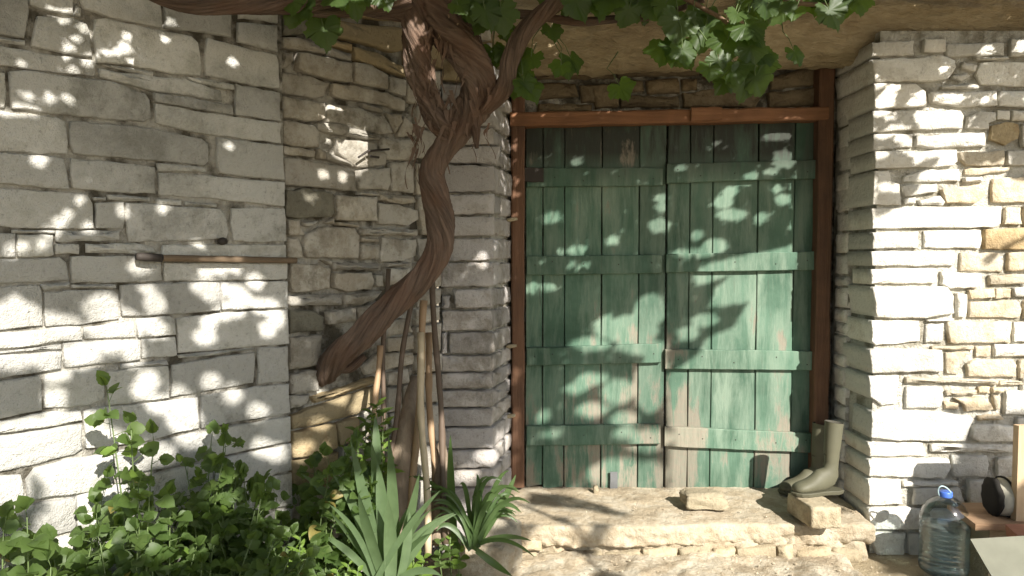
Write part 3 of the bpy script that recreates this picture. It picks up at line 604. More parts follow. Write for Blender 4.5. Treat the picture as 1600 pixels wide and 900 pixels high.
for o in stones(STF, STP, th, M['block'], depth=.12, rr=.012, seed=19, proud=.016, bulge=.012): pass
V, Fc = lump_box(-.08, 1.70, 3.462, 4.0, GZ - .06, .24, 120, 6, 18, .022, 14, 8); mk('rubble_core', V, Fc, M['lime'], th)
V, Fc = lump_box(-.22, 1.58, 3.0, 3.52, GZ - .1, .135, 120, 34, 6, .02, 6, 12, lambda p: p + Vector((0, .05 * nz((p.x, 0, 0), 2, 7), 0)), .03)
tag(mk('lower_step', V, Fc, M['lime']), 'low worn stone ledge at the foot of the doorstep', 'step')

def rock(name, c, size, seed, mat, label, cat, n=14, parent=None):
    V, Fc = [], []; c = Vector(c)
    for i in range(n + 1):
        a = math.pi * i / n
        for k in range(2 * n):
            t = math.pi * k / n; d = Vector((math.sin(a) * math.cos(t), math.sin(a) * math.sin(t), math.cos(a)))
            e = Vector([math.copysign(abs(q) ** .6, q) for q in d]); r = 1 + .22 * nz(d, 1.6, seed) + .12 * nz(d, 4, seed + 3) + .05 * nz(d, 10, seed)
            V.append(c + Vector((e.x * size[0], e.y * size[1], e.z * size[2])) * r)
    m = 2 * n
    for i in range(n):
        for k in range(m): Fc.append((i * m + k, (i + 1) * m + k, (i + 1) * m + (k + 1) % m, i * m + (k + 1) % m))
    o = mk(name, V, Fc, mat, parent); return tag(o, label, cat)
p = onz(1106, 801, TZ); rock('loose_stone', (p.x, p.y + .08, TZ + .04), (.115, .07, .042), 4, M['block'], 'low rough loose stone lying on the doorstep under the meeting of the leaves', 'stone', 20)
p = at(930, 773, 3.9); rock('pebble', (p.x, 3.88, TZ + .018), (.014, .014, .024), 2, M['block'], 'small brown pebble against the bottom of the left door leaf', 'pebble', 8)
p = onz(748, 905, GZ); rock('boulder', (p.x, p.y, GZ + .07), (.15, .12, .11), 5, M['lime'], 'sandy boulder low in front of the arching grass-like clump', 'boulder')
p = at(775, 850, 3.3); rock('boulder', (p.x + .02, 3.38, GZ + .1), (.10, .09, .12), 15, M['lime'], 'pale rounded stone at the left end of the doorstep', 'boulder')

# ------------------------------------------------------------------ boots on their block
p0, p1, p3 = onz(1268, 827, TZ), onz(1316, 827, TZ), onz(1229, 801, TZ)
e1, e3 = p1 - p0, (p3 - p0) * 1.0
BH = .10
V, Fc = lump_box(0, 1, 0, 1, 0, 1, 14, 18, 8, .03, 5, 2, lambda q: p0 + e1 * q.x + e3 * q.y + Vector((0, 0, .002 + BH * q.z)), .05)
tag(mk('stone_block', V, Fc, M['block'], smooth=True), 'rough squared stone block under the front rubber boot', 'stone block')
def boot(name, base, ang, label, s=1.0):
    t = thing(name, base, label, 'boot', 'pair of rubber boots'); base = Vector(base)
    fx = Vector((math.cos(ang), math.sin(ang), 0)); fy = Vector((-math.sin(ang), math.cos(ang), 0)); fz = Vector((0, 0, 1))
    # rings: centre forward, height, tilt of the ring plane, half length in the plane, half width
    Rg0 = [(-.012, .375, 8, .062, .054), (-.012, .365, 5, .0605, .053), (-.008, .32, 4, .058, .051), (-.004, .27, 2, .055, .049), (0, .22, 0, .051, .046), (.0, .17, 0, .047, .042), (.003, .135, 5, .050, .040),
          (.014, .108, 22, .062, .040), (.034, .086, 42, .070, .041), (.064, .068, 60, .064, .042), (.095, .057, 74, .052, .044), (.13, .048, 84, .042, .047), (.165, .042, 90, .036, .048), (.19, .039, 95, .031, .044), (.207, .037, 100, .024, .034), (.216, .036, 104, .012, .018)]
    Rg = [(cx, cz, tl, a * (.8 if cz > .13 else .9), b * (.82 if cz > .13 else .95)) for cx, cz, tl, a, b in Rg0]
    n = 24; V, Fc = [], []
    for (cx, cz, tl, a, b) in Rg:
        tr = math.radians(tl); d = fx * math.cos(tr) + fz * math.sin(tr)
        for k in range(n):
            q = 2 * math.pi * k / n
            V.append(base + (fx * cx + fz * cz + d * (a * math.cos(q)) + fy * (b * math.sin(q))) * s)
    V = [Vector((v.x, v.y, max(v.z, base.z + .012 * s))) for v in V]
    V = [v + Vector((.003 * nz(v, 14, 3), .003 * nz(v, 14, 5), 0)) for v in V]
    for i in range(len(Rg) - 1):
        for k in range(n): Fc.append((i * n + k, (i + 1) * n + k, (i + 1) * n + (k + 1) % n, i * n + (k + 1) % n))
    Fc.append(tuple((len(Rg) - 1) * n + k for k in range(n))[::-1])
    mk('upper', V, Fc, M['rubber'], t)
    Vi, Fi = [], []
    for (cx, cz, sc_) in ((-.012, .375, .985), (-.012, .376, .93), (-.008, .32, .9), (-.004, .25, .86), (0, .2, .8)):
        a, b = .0496 * sc_, .0443 * sc_
        tr = math.radians(8 if cz > .36 else 3); d = fx * math.cos(tr) + fz * math.sin(tr)
        for k in range(n):
            q = 2 * math.pi * k / n; Vi.append(base + (fx * cx + fz * cz + d * (a * math.cos(q)) + fy * (b * math.sin(q))) * s)
    for i in range(4):
        for k in range(n): Fi.append((i * n + k, i * n + (k + 1) % n, (i + 1) * n + (k + 1) % n, (i + 1) * n + k))
    Fi.append(tuple(4 * n + k for k in range(n)))
    mk('lining', Vi, Fi, M['rubber_in'], t)
    out_ = [(-.06, .0), (-.052, .03), (-.025, .042), (.02, .036), (.06, .036), (.11, .046), (.16, .051), (.195, .044), (.216, .026), (.224, 0)]
    ol = out_ + [(x, -y) for x, y in out_[-2:0:-1]]; m = len(ol); Vs, Fs = [], []
    for zz, g in ((.0, .96), (.004, 1.0), (.017, 1.03), (.021, .98)):
        for (x, y) in ol: Vs.append(base + (fx * (.08 + (x - .08) * g) + fy * (y * g) + fz * zz) * s)
    for i in range(3):
        for k in range(m): Fs.append((i * m + k, i * m + (k + 1) % m, (i + 1) * m + (k + 1) % m, (i + 1) * m + k))
    Fs.append(tuple(range(m))); Fs.append(tuple(3 * m + k for k in range(m)))
    mk('sole', Vs, Fs, M['sole'], t, False)
    return t
pb = at(1298, 784, 3.56); boot('rubber_boot', (pb.x, 3.56, TZ + BH + .004), math.radians(192), 'front olive rubber boot, sunlit, standing on the rough stone block', .93)
pb = at(1281, 700, 3.86); boot('rubber_boot', (pb.x, 3.865, TZ + .006), math.radians(186), 'rear olive rubber boot, half hidden in shade behind the front one', .98)

# ------------------------------------------------------------------ water bottle and the clutter at the right
bx_, by_ = at(1476, 820, 3.28).x, 3.28
def lathe(prof, c, n=40, ribs=None):
    V, Fc = [], []
    for (r, z) in prof:
        for k in range(n): V.append(Vector((c[0] + r * math.cos(2 * math.pi * k / n), c[1] + r * math.sin(2 * math.pi * k / n), c[2] + z)))
    for i in range(len(prof) - 1):
        for k in range(n): Fc.append((i * n + k, i * n + (k + 1) % n, (i + 1) * n + (k + 1) % n, (i + 1) * n + k))
    return V, Fc
bt = thing('water_bottle', (bx_, by_, GZ + .02), 'big clear plastic water bottle with blue cap standing before the pier', 'bottle')
bc = (bx_, by_, GZ + .02); H = .265
prof = [(.0, .004), (.085, .004), (.098, .014), (.102, .03)]
for i in range(9): z = .045 + i * .022; prof += [(.102, z), (.0985, z + .008), (.102, z + .016)]
prof += [(.101, H - .02), (.098, H), (.090, H + .025), (.074, H + .052), (.05, H + .072), (.032, H + .082), (.0245, H + .086), (.0245, H + .098)]
V, Fc = lathe(prof, bc); mk('shell', V, Fc, M['plastic'], bt)
wp = [(.0, .008), (.083, .008), (.095, .016), (.0985, .03), (.098, .2), (.0975, .214), (.0, .214)]
V, Fc = lathe(wp, bc); mk('water', V, Fc, M['water'], bt)
cp = [(.0275, H + .084), (.0285, H + .086), (.0285, H + .104), (.026, H + .108), (.0, H + .1085)]
V, Fc = lathe(cp, bc, 36); V = [bc_ if i // 36 not in (1, 2) or i % 2 else Vector((bc[0] + (bc_.x - bc[0]) * .95, bc[1] + (bc_.y - bc[1]) * .95, bc_.z)) for i, bc_ in enumerate(V)]
mk('cap', V, Fc, M['cap'], bt)
hp = [Vector(bc) + Vector((-.004 - .05 * math.sin(a) * .6, -.01 - .02 * math.sin(a), H + .09 + .05 * math.sin(a) + .0 * a)) + Vector((.03 * math.cos(a), 0, 0)) for a in [math.pi * i / 14 for i in range(15)]]
V, Fc = lump_tube(hp, [.003] * 15, 6, 0, 1, 0); mk('carry_loop', V, Fc, plain('pale_blue_plastic', (.45, .62, .66), .4), bt)

def obox(c, ex, ey, ez, mat, name, label, cat, n=(10, 6, 3), amp=.004, group=None):
    c, ex, ey, ez = Vector(c), Vector(ex), Vector(ey), Vector(ez)
    L = max(ex.length, ey.length, ez.length)
    V, Fc = lump_box(0, 1, 0, 1, 0, 1, n[0], n[1], n[2], amp / L, 3, sum(map(ord, name)) % 50, lambda q: c + ex * q.x + ey * q.y + ez * q.z, .0)
    return tag(mk(name, V, Fc, mat, smooth=False), label, cat, group)
pz = .38
q0 = at(1524, 829, 3.10); q1 = at(1480, 795, 3.42)
obox(Vector((q0.x, q0.y, q0.z)), (.62, .02, 0), (q1.x - q0.x, q1.y - q0.y, q1.z - q0.z), (0, 0, .028), M['plank'], 'plank', 'brown wooden plank shelf carrying the pale roll beside the bottle', 'plank')
for (dx, lab) in ((.13, 'front'), ):
    obox((q0.x + .1, 3.16, GZ), (.2, 0, 0), (0, .2, 0), (0, 0, q0.z - GZ - .002), M['block'], 'stone_block', 'stone block propping up the brown plank', 'stone block', (5, 5, 5), .01)
rl_c = at(1552, 798, 3.24)
zr = q0.z + .028 + (q1.z - q0.z) * .4 + .08
t = thing('cloth_roll', (rl_c.x + .15, 3.24, zr - .08), 'pale rolled mat with a frayed black end lying on the plank', 'roll')
ax0 = Vector((rl_c.x - .01, 3.24, zr)); dirr = Vector((1, -.12, 0)).normalized()
V, Fc = lump_tube([ax0 + dirr * (.05 * i) for i in range(11)], [.078] + [.083] * 9 + [.078], 24, .006, 14, 5); mk('roll', V, Fc, M['felt'], t)
V, Fc = lump_tube([ax0 + dirr * d_ for d_ in (-.012, -.010, -.003, .006, .012)], [.05, .07, .082, .086, .084], 40, .012, 38, 6); mk('frayed_end', V, Fc, M['fray'], t)
ring = [ax0 + dirr * .05 + Vector((0, .087 * math.cos(a), .087 * math.sin(a))) for a in [2 * math.pi * i / 24 for i in range(25)]]
V, Fc = lump_tube(ring, [.005] * 25, 6, .002, 60, 4); mk('binding_cord', V, Fc, M['fray'], t)
pa, pb2 = at(1516, 842, 2.72), at(1552, 905, 2.62)
obox(pa, (.55, .03, .02), pb2 - pa + Vector((0, -.18, -.12)), (.012, .02, -.014), M['panel'], 'panel', 'pale olive panel tilted at the lower right corner', 'panel', (8, 8, 2), .003)
pt_ = at(1590, 836, 2.9); obox(pt_, (.2, 0, 0), (.03, .12, 0), (.02, 0, -.14), M['brick'], 'roof_tile', 'red clay tile edge behind the olive panel', 'tile', (5, 4, 4), .004)
pc = at(1584, 768, 3.16); obox((pc.x, 3.14, GZ), (.30, 0, 0), (.0, .035, 0), (0, 0, at(0, 664, 3.16).z - GZ), M['board'], 'board', 'upright tan board at the right edge above the plank', 'board', (2, 6, 10), .003)
for k, (px_, py_, w_, h_) in enumerate(((1560, 0, .5, .3),)): pass

# ------------------------------------------------------------------ tool handle on the ashlar wall, iron pegs
def onwall(px, py, pl, d):
    u, v = pl.hit(px, py); p = pl.pt(u, v); r = ray(px, py); k = d / abs(r.normalized().dot(pl.n)); return p - r.normalized() * k
h0, h1 = onwall(250, 403, ASH, .03), onwall(462, 407, ASH, .022)
t = thing('hoe_handle', h1, 'wooden tool handle with dark iron socket lying level along the squared-block wall', 'tool')
V, Fc = lump_tube([h0.lerp(h1, i / 14) for i in range(15)], [.0115] * 15, 12, .001, 20, 1); mk('handle', V, Fc, M['handle'], t)
s0 = onwall(213, 401, ASH, .03)
V, Fc = lump_tube([s0.lerp(h0, i / 6 * 1.08) for i in range(7)], [.011, .0135, .014, .0135, .013, .013, .0125], 14, .001, 20, 2); mk('socket', V, Fc, M['iron'], t)
pc = onwall(345, 377, ASH, .02); pe = onwall(352, 377, ASH, -.05)
V, Fc = lump_tube([pc, pc.lerp(pe, .15), pc.lerp(pe, .5), pe], [.006, .013, .015, .013], 14, .002, 30, 4); tag(mk('iron_peg', V, Fc, M['iron']), 'blunt dark peg end sticking out above the tool handle', 'peg')
pk = thing('iron_hook', onwall(560, 245, MID, 0), 'small forked iron hook driven into the rubble wall left of the vine', 'hook')
for (a, b) in (((560, 246), (575, 236)), ((575, 236), (608, 233)), ((578, 244), (592, 246))):
    A, B = onwall(*a, MID, .03), onwall(*b, MID, .035); V, Fc = lump_tube([A.lerp(B, i / 3) for i in range(4)], [.005] * 4, 7, .001, 30, 3); mk('prong', V, Fc, M['iron'], pk)
# ------------------------------------------------------------------ the grape vine
def spline(pts, n):
    out = []; m = len(pts)
    for i in range(m - 1):
        p0, p1, p2, p3_ = pts[max(i - 1, 0)], pts[i], pts[i + 1], pts[min(i + 2, m - 1)]
        for j in range(n):
            t = j / n
            out.append([.5 * (2 * b + (c - a) * t + (2 * a - 5 * b + 4 * c - d) * t * t + (3 * b - a - 3 * c + d) * t ** 3) for a, b, c, d in zip(p0, p1, p2, p3_)])
    out.append(list(pts[-1])); return out
def vine_limb(name, ctrl, parent, lobes=5, twist=6, amp=.16, n=72, seg=12, seed=0, mat=None, fine=1.0):
    """ctrl: (px, py, Y, radius in px); ropey cross-section that winds along the limb"""
    C = spline(ctrl, seg); P = [at(c[0], c[1], c[2]) for c in C]; Rr = [max(.002, c[3] * c[2] / F_PX) for c in C]
    V, Fc, UV = [], [], []; m = len(P); L = 0; a = None
    for i in range(m):
        d = (P[min(i + 1, m - 1)] - P[max(i - 1, 0)]).normalized()
        if a is None: a = d.cross(Vector((0, 1, 0))); a.normalize()
        a = (a - d * a.dot(d)).normalized(); b = d.cross(a)
        if i: L += (P[i] - P[i - 1]).length
        for k in range(n):
            t = 2 * math.pi * k / n; ph = t * lobes + twist * L * 4 + seed
            g = .5 * (1 - 2 * abs(math.sin(ph * .5))) + .6 * math.sin(t * 3 + twist * L * 2.6 + 1.3) + fine * (.28 * (1 - 2 * abs(math.sin(t * 7 + twist * L * 6 + .8 * nz(P[i], 12, seed)))) + .2 * math.sin(t * 17 + twist * L * 9))
            groove = -abs(math.sin(t * 4.5 + twist * L * 3.2 + seed)) ** 8 * .5
            e = a * math.cos(t) + b * math.sin(t); q = P[i] + e * Rr[i]
            r = Rr[i] * (1 + amp * (g + groove) + .10 * nz(q, 9, seed) + .05 * nz(q, 34, seed))
            V.append(P[i] + e * r); UV.append((t / 6.283 * 4 + twist * L * .9, L * 6, seed))
    for i in range(m - 1):
        for k in range(n): Fc.append((i * n + k, i * n + (k + 1) % n, (i + 1) * n + (k + 1) % n, (i + 1) * n + k))
    Fc.append(tuple(range(n))[::-1]); Fc.append(tuple((m - 1) * n + k for k in range(n)))
    o = mk(name, V, Fc, mat or M['bark'], parent)
    at_ = o.data.attributes.new('uvt', 'FLOAT_VECTOR', 'POINT'); at_.data.foreach_set('vector', [c for u in UV for c in u])
    return o
vn = thing('grape_vine', at(520, 570, 3.03), 'thick old grapevine with twisted trunk growing out of the rubble wall beside the door', 'vine')
vine_limb('trunk', [(496, 606, 3.14, 5), (504, 592, 3.08, 14), (514, 574, 3.01, 21), (536, 548, 2.96, 22), (570, 519, 2.95, 21), (616, 476, 2.96, 20), (660, 430, 2.97, 19.5), (687, 386, 2.97, 20), (689, 345, 2.96, 22), (680, 305, 2.95, 22), (674, 268, 2.94, 21), (692, 232, 2.92, 20), (716, 200, 2.91, 22), (738, 165, 2.90, 22)], vn, 5, 5, .2, seed=1, fine=.45)
vine_limb('branch', [(716, 205, 2.91, 20), (740, 165, 2.90, 25), (747, 125, 2.88, 28), (730, 82, 2.86, 30), (703, 40, 2.85, 34), (690, 0, 2.84, 38), (680, -60, 2.8, 38), (700, -140, 2.6, 28)], vn, 4, 7, .2, seed=2)
vine_limb('branch', [(704, 216, 2.90, 14), (686, 190, 2.87, 19), (668, 150, 2.85, 19), (655, 105, 2.84, 21), (653, 60, 2.84, 24), (656, 15, 2.84, 30), (668, -40, 2.82, 34)], vn, 4, 8, .2, seed=3)
vine_limb('branch', [(745, 172, 2.90, 13), (770, 156, 2.87, 15), (788, 132, 2.85, 15), (797, 95, 2.83, 14), (818, 52, 2.80, 14), (858, 12, 2.75, 14), (915, -40, 2.62, 13)], vn, 4, 6, .14, seed=4)
vine_limb('branch', [(668, 16, 2.84, 20), (600, 12, 2.78, 16), (530, 6, 2.68, 14), (440, 8, 2.52, 14), (350, 10, 2.38, 13), (280, 4, 2.28, 12), (215, -18, 2.2, 10)], vn, 4, 6, .14, seed=5)
vine_limb('branch', [(700, 18, 2.84, 10), (760, 20, 2.82, 8), (830, 24, 2.8, 7), (900, 34, 2.78, 7), (960, 30, 2.76, 6), (1030, 24, 2.74, 5), (1100, 0, 2.7, 4)], vn, 3, 5, .12, 16, seed=6)
vine_limb('branch', [(640, -4, 2.7, 9), (560, 18, 2.66, 7), (490, 22, 2.6, 5), (450, 14, 2.56, 3)], vn, 3, 5, .12, 14, seed=7)
vine_limb('branch', [(1020, -30, 2.7, 5), (1090, 8, 2.66, 4), (1140, 40, 2.62, 3), (1160, 90, 2.6, 2)], vn, 3, 5, .1, 10, seed=8, mat=M['twig'])
vine_limb('branch', [(1100, -30, 2.7, 4), (1200, 0, 2.7, 4), (1300, 8, 2.7, 3), (1345, 2, 2.7, 2)], vn, 3, 5, .1, 10, seed=9, mat=M['twig'])
vine_limb('dead_spur', [(738, 175, 2.89, 12), (742, 200, 2.88, 8), (745, 232, 2.88, 3)], vn, 3, 5, .2, 14, seed=11)
vine_limb('root_hollow', [(505, 588, 3.10, 16), (520, 572, 3.06, 14), (545, 575, 3.04, 9), (570, 556, 3.05, 5)], vn, 3, 5, .2, 14, seed=12)
# loose bark strips hang from the old wood
br = random.Random(5)
def strip(px, py, Y, L, w_, dx):
    V, Fc = [], []; n = 8
    for i in range(n + 1):
        t = i / n; c = at(px + dx * t + 5 * math.sin(t * 5 + px), py + L * t, Y + .006 * math.sin(t * 4 + py)); ww = w_ * (1 - .8 * t) * Y / F_PX; s = Vector((math.cos(t * 3), math.sin(t * 3) * .5, 0)) * ww
        V += [c - s, c + s]
    for i in range(n): Fc.append((2 * i, 2 * i + 1, 2 * i + 3, 2 * i + 2))
    return mk('bark_strip', V, Fc, M['bark'], vn)
for i in range(80):
    u = br.random(); x, y, Yb = (br.uniform(650, 685), br.uniform(30, 200), 2.80) if u < .4 else (br.uniform(690, 765), br.uniform(20, 200), 2.82) if u < .9 else (br.uniform(640, 660), br.uniform(170, 260), 2.9)
    strip(x, y, Yb + br.uniform(-.01, .02), br.uniform(25, 85), br.uniform(1.4, 4), br.uniform(-10, 10))
for i in range(16):      # torn pale fibres by the fork
    strip(br.uniform(688, 714), br.uniform(20, 40), 2.79 + br.uniform(-.01, .01), br.uniform(20, 34), 1.4, br.uniform(-14, 14)).data.materials[0] = M['tancane']

# leaf shapes
def grape_mesh(seed, sc=.055):
    r = random.Random(seed); pr = [(0, -.1), (.3, -.55), (.66, -.58), (.9, -.28), (.84, .0), (1.06, .2), (1.0, .52), (.76, .6), (.62, .78), (.36, 1.06), (0, 1.36)]
    out = []
    for i in range(len(pr) - 1):
        (a, b), (c, d) = pr[i], pr[i + 1]
        for j in range(3):
            t = j / 3; z = .085 * ((j % 2) * 2 - 1) * (1 if i else 0); out.append((a + (c - a) * t + z * (d - b), b + (d - b) * t - z * (c - a)))
    right = out + [(0, 1.38)]; left = [(-x, y) for x, y in right[1:-1]][::-1]
    ol = [(x * r.uniform(.92, 1.08), y * r.uniform(.94, 1.06)) for x, y in right + left]
    V = [(0, .05, 0)]; n = len(ol); cu = r.uniform(.15, .4); fo = r.uniform(.1, .35)
    def zz(x, y): return fo * abs(x) - cu * (x * x + .6 * y * y) + .10 * math.sin(5 * x + r.random()) * y
    for k in (.5, 1): V += [(x * k, .05 + (y - .05) * k, zz(x * k, y * k) + (r.uniform(-.03, .03) if k == 1 else 0)) for x, y in ol]
    Fc = [(0, 1 + i, 1 + (i + 1) % n) for i in range(n)] + [(1 + i, 1 + n + i, 1 + n + (i + 1) % n, 1 + (i + 1) % n) for i in range(n)]
    me = bpy.data.meshes.new('grape_leaf'); me.from_pydata([tuple(q * sc for q in v) for v in V], [], Fc); me.materials.append(M['grape']); me.polygons.foreach_set('use_smooth', [True] * len(Fc)); return me
GM = [grape_mesh(i) for i in range(6)]
def ovate(seed, L=1, W=.36, cu=.3, mat='shrub', tooth=0.0, tip=1.0):
    r = random.Random(seed); n = 9; V, Fc = [], []
    for i in range(n + 1):
        t = i / n; w_ = W * math.sin(math.pi * t ** .8) ** (.8 * tip) + .004; w_ *= 1 + tooth * ((i % 2) * 2 - 1)
        z = -cu * (t - .3) ** 2; V += [(-w_, t * L, z + .28 * w_), (0, t * L, z), (w_, t * L, z + .28 * w_ + r.uniform(-.03, .03))]
    for i in range(n): b = 3 * i; Fc += [(b, b + 1, b + 4, b + 3), (b + 1, b + 2, b + 5, b + 4)]
    me = bpy.data.meshes.new('leaf'); me.from_pydata(V, [], Fc); me.materials.append(M[mat]); me.polygons.foreach_set('use_smooth', [True] * len(Fc)); return me
gr = random.Random(33); PET = []
def gleaf(px, py, Y, s=None):
    r = gr; up = Vector((r.uniform(-.5, .5), -1, r.uniform(-.1, .8))).normalized()       # blade faces the yard and the light
    tipd = Vector((r.uniform(-.7, .7), r.uniform(-.3, .2), -1)); tipd = (tipd - up * tipd.dot(up)).normalized(); x = tipd.cross(up)
    mt = Matrix((x, tipd, up)).transposed()
    c = at(px, py, Y); inst('leaf', r.choice(GM), c, mt.to_euler(), s or r.uniform(.65, 1.3), vn)
    q = c - tipd * .06 + Vector((r.uniform(-.03, .03), .02, .03)); PET.append((c, (c + q) / 2 + Vector((0, 0, .012)), q, q + Vector((r.uniform(-.05, .05), .02, .07))))
for (cx, cy, sx, sy, n_, Y0) in ((772, 18, 36, 16, 5, 2.78), (780, 72, 20, 22, 4, 2.9), (825, 95, 20, 20, 4, 2.84), (888, 104, 12, 14, 3, 2.82), (862, 48, 20, 8, 1, 2.8), (905, 0, 60, 8, 9, 2.74), (1010, 6, 46, 10, 9, 2.72),
        (1090, 32, 34, 20, 9, 2.66), (1160, 55, 22, 28, 8, 2.6), (1150, 112, 22, 10, 5, 2.58), (1120, 96, 12, 10, 2, 2.6), (1225, 6, 60, 8, 9, 2.7), (1320, 2, 32, 7, 5, 2.7), (1190, 90, 10, 20, 3, 2.58),
        (508, 34, 14, 16, 3, 2.62), (470, 4, 20, 6, 3, 2.55), (560, -6, 40, 5, 4, 2.6), (760, 8, 30, 8, 8, 2.7), (970, 130, 6, 8, 1, 2.82), (820, 130, 16, 10, 2, 2.86), (1240, 84, 6, 6, 1, 2.7), (1060, 70, 20, 14, 4, 2.64)):
    for _ in range(n_): gleaf(gr.gauss(cx, sx * .6), gr.gauss(cy, sy * .6), Y0 + gr.uniform(-.07, .07))

pv, pf = [], []
for P_ in PET:
    V, Fc = lump_tube(list(P_), [.0016, .0014, .0018, .0026], 5, 0, 1, 0); b = len(pv); pv += V; pf += [tuple(b + q for q in f) for f in Fc]
tag(mk('leaf_stalks', pv, pf, M['stem'], vn), kind='stuff')

# the arbour overhead: the vine's unseen leaf roof, its gaps shaped to the drawn sun flecks
MX, MY = 500, 200
W_, H_ = 2600, 1700
lit = np.zeros((H_, W_), bool); yy, xx = np.mgrid[0:H_, 0:W_]
def E(*es):
    for (cx, cy, rx, ry) in es:
        rx, ry = (rx * 1.08 + 2, ry * 1.08 + 2) if cy > 470 and cx < 470 else (rx * .9, ry * .9) if cy < 430 and cx < 440 else (rx * 1.2 + 1, ry * 1.2 + 1) if cy < 270 and cx < 620 else (rx, ry)
        x0, x1, y0, y1 = int(cx - rx + MX), int(cx + rx + MX) + 1, int(cy - ry + MY), int(cy + ry + MY) + 1
        lit[y0:y1, x0:x1] |= ((xx[y0:y1, x0:x1] - MX - cx) / rx) ** 2 + ((yy[y0:y1, x0:x1] - MY - cy) / ry) ** 2 <= 1
def PG(pts, val=True):
    ys = [p[1] for p in pts]; xs = [p[0] for p in pts]; x0, x1, y0, y1 = int(min(xs) + MX), int(max(xs) + MX) + 1, int(min(ys) + MY), int(max(ys) + MY) + 1
    X, Y = xx[y0:y1, x0:x1] - MX, yy[y0:y1, x0:x1] - MY; ins = np.zeros(X.shape, bool)
    for i in range(len(pts)):
        (ax_, ay), (bx, by) = pts[i - 1], pts[i]
        if ay != by: ins ^= ((ay > Y) != (by > Y)) & (X < (bx - ax_) * (Y - ay) / (by - ay) + ax_)
    lit[y0:y1, x0:x1][ins] = val
E((40, 5, 25, 8), (85, 12, 30, 14), (95, 30, 22, 9), (129, 6, 6, 7), (98, 50, 5, 5), (132, 62, 9, 7), (120, 77, 5, 5), (197, 74, 6, 7), (194, 92, 9, 7), (185, 97, 6, 6), (168, 100, 7, 4), (255, 76, 5, 5), (266, 52, 5, 5), (360, 110, 7, 6),
  (108, 91, 9, 5), (146, 103, 5, 6), (135, 110, 6, 8), (104, 105, 5, 5), (210, 115, 10, 4), (114, 124, 5, 5), (35, 117, 5, 5), (45, 167, 6, 5), (78, 169, 5, 7), (107, 172, 5, 7), (22, 188, 42, 8), (62, 266, 12, 10), (356, 241, 5, 5),
  (127, 328, 8, 8), (103, 365, 16, 14), (110, 352, 10, 10), (78, 377, 9, 8), (137, 366, 9, 7), (90, 380, 10, 5), (30, 398, 18, 7), (20, 408, 8, 7), (70, 396, 7, 8), (190, 340, 6, 11), (253, 338, 6, 9), (310, 391, 7, 6), (217, 428, 15, 12),
  (318, 437, 9, 7), (342, 432, 9, 7), (365, 430, 6, 6), (325, 460, 27, 11), (330, 470, 14, 12), (395, 450, 11, 11), (365, 465, 12, 9), (380, 478, 10, 7), (228, 462, 10, 8), (365, 490, 10, 11), (345, 497, 11, 9), (325, 513, 7, 9), (318, 534, 12, 9),
  (410, 488, 17, 8), (428, 505, 7, 13), (415, 522, 8, 8), (240, 485, 11, 13), (232, 515, 9, 9), (245, 525, 11, 9), (15, 490, 15, 19), (45, 505, 16, 16), (60, 520, 62, 18), (20, 535, 62, 24), (110, 522, 14, 14), (160, 490, 22, 16),
  (180, 520, 37, 24), (175, 545, 20, 14), (130, 563, 22, 16), (207, 560, 10, 20), (60, 560, 37, 17), (20, 567, 32, 16), (87, 590, 16, 11), (84, 628, 12, 11), (88, 650, 10, 16), (230, 603, 12, 11), (222, 618, 12, 11), (328, 605, 11, 10),
  (277, 622, 9, 8), (250, 640, 16, 10), (285, 640, 14, 16), (285, 660, 22, 18), (360, 622, 10, 12), (70, 690, 77, 24), (30, 715, 62, 22), (130, 680, 32, 24), (160, 710, 42, 27), (110, 745, 42, 22), (20, 745, 22, 15), (15, 775, 25, 25),
  (115, 780, 34, 28), (90, 830, 24, 22), (75, 855, 26, 16), (190, 735, 32, 17), (240, 715, 26, 12), (300, 690, 22, 10), (400, 650, 10, 9), (405, 705, 12, 10), (428, 712, 12, 10), (120, 820, 24, 28), (130, 880, 60, 40), (60, 930, 60, 40), (180, 800, 30, 40),
  (-60, 500, 60, 30), (-80, 690, 70, 40), (-140, 560, 50, 30), (-60, 300, 40, 20), (-120, 150, 40, 20), (-200, 700, 60, 60))
E((455, 168, 7, 5), (480, 178, 9, 10), (520, 170, 9, 9), (522, 185, 17, 9), (505, 200, 15, 7), (562, 206, 13, 5), (550, 232, 24, 15), (575, 222, 11, 7), (562, 255, 9, 9), (506, 271, 6, 6), (604, 283, 5, 7), (535, 275, 5, 7), (482, 310, 5, 4),
  (457, 470, 8, 8), (501, 604, 7, 7), (755, 405, 9, 11), (795, 465, 7, 22), (788, 445, 5, 13), (475, 705, 18, 14), (503, 700, 7, 7), (550, 620, 36, 11), (565, 632, 25, 12), (498, 662, 14, 7), (575, 680, 8, 14), (760, 712, 16, 12), (785, 690, 10, 14),
  (730, 740, 16, 10), (655, 740, 30, 40), (520, 860, 50, 50), (440, 900, 40, 30), (480, 960, 60, 40), (600, 900, 60, 40), (720, 820, 40, 30), (330, 820, 16, 20), (390, 860, 14, 12), (420, 800, 12, 10), (250, 900, 50, 30), (560, 740, 30, 14), (690, 860, 30, 30), (545, 950, 70, 50), (500, 1000, 70, 40))
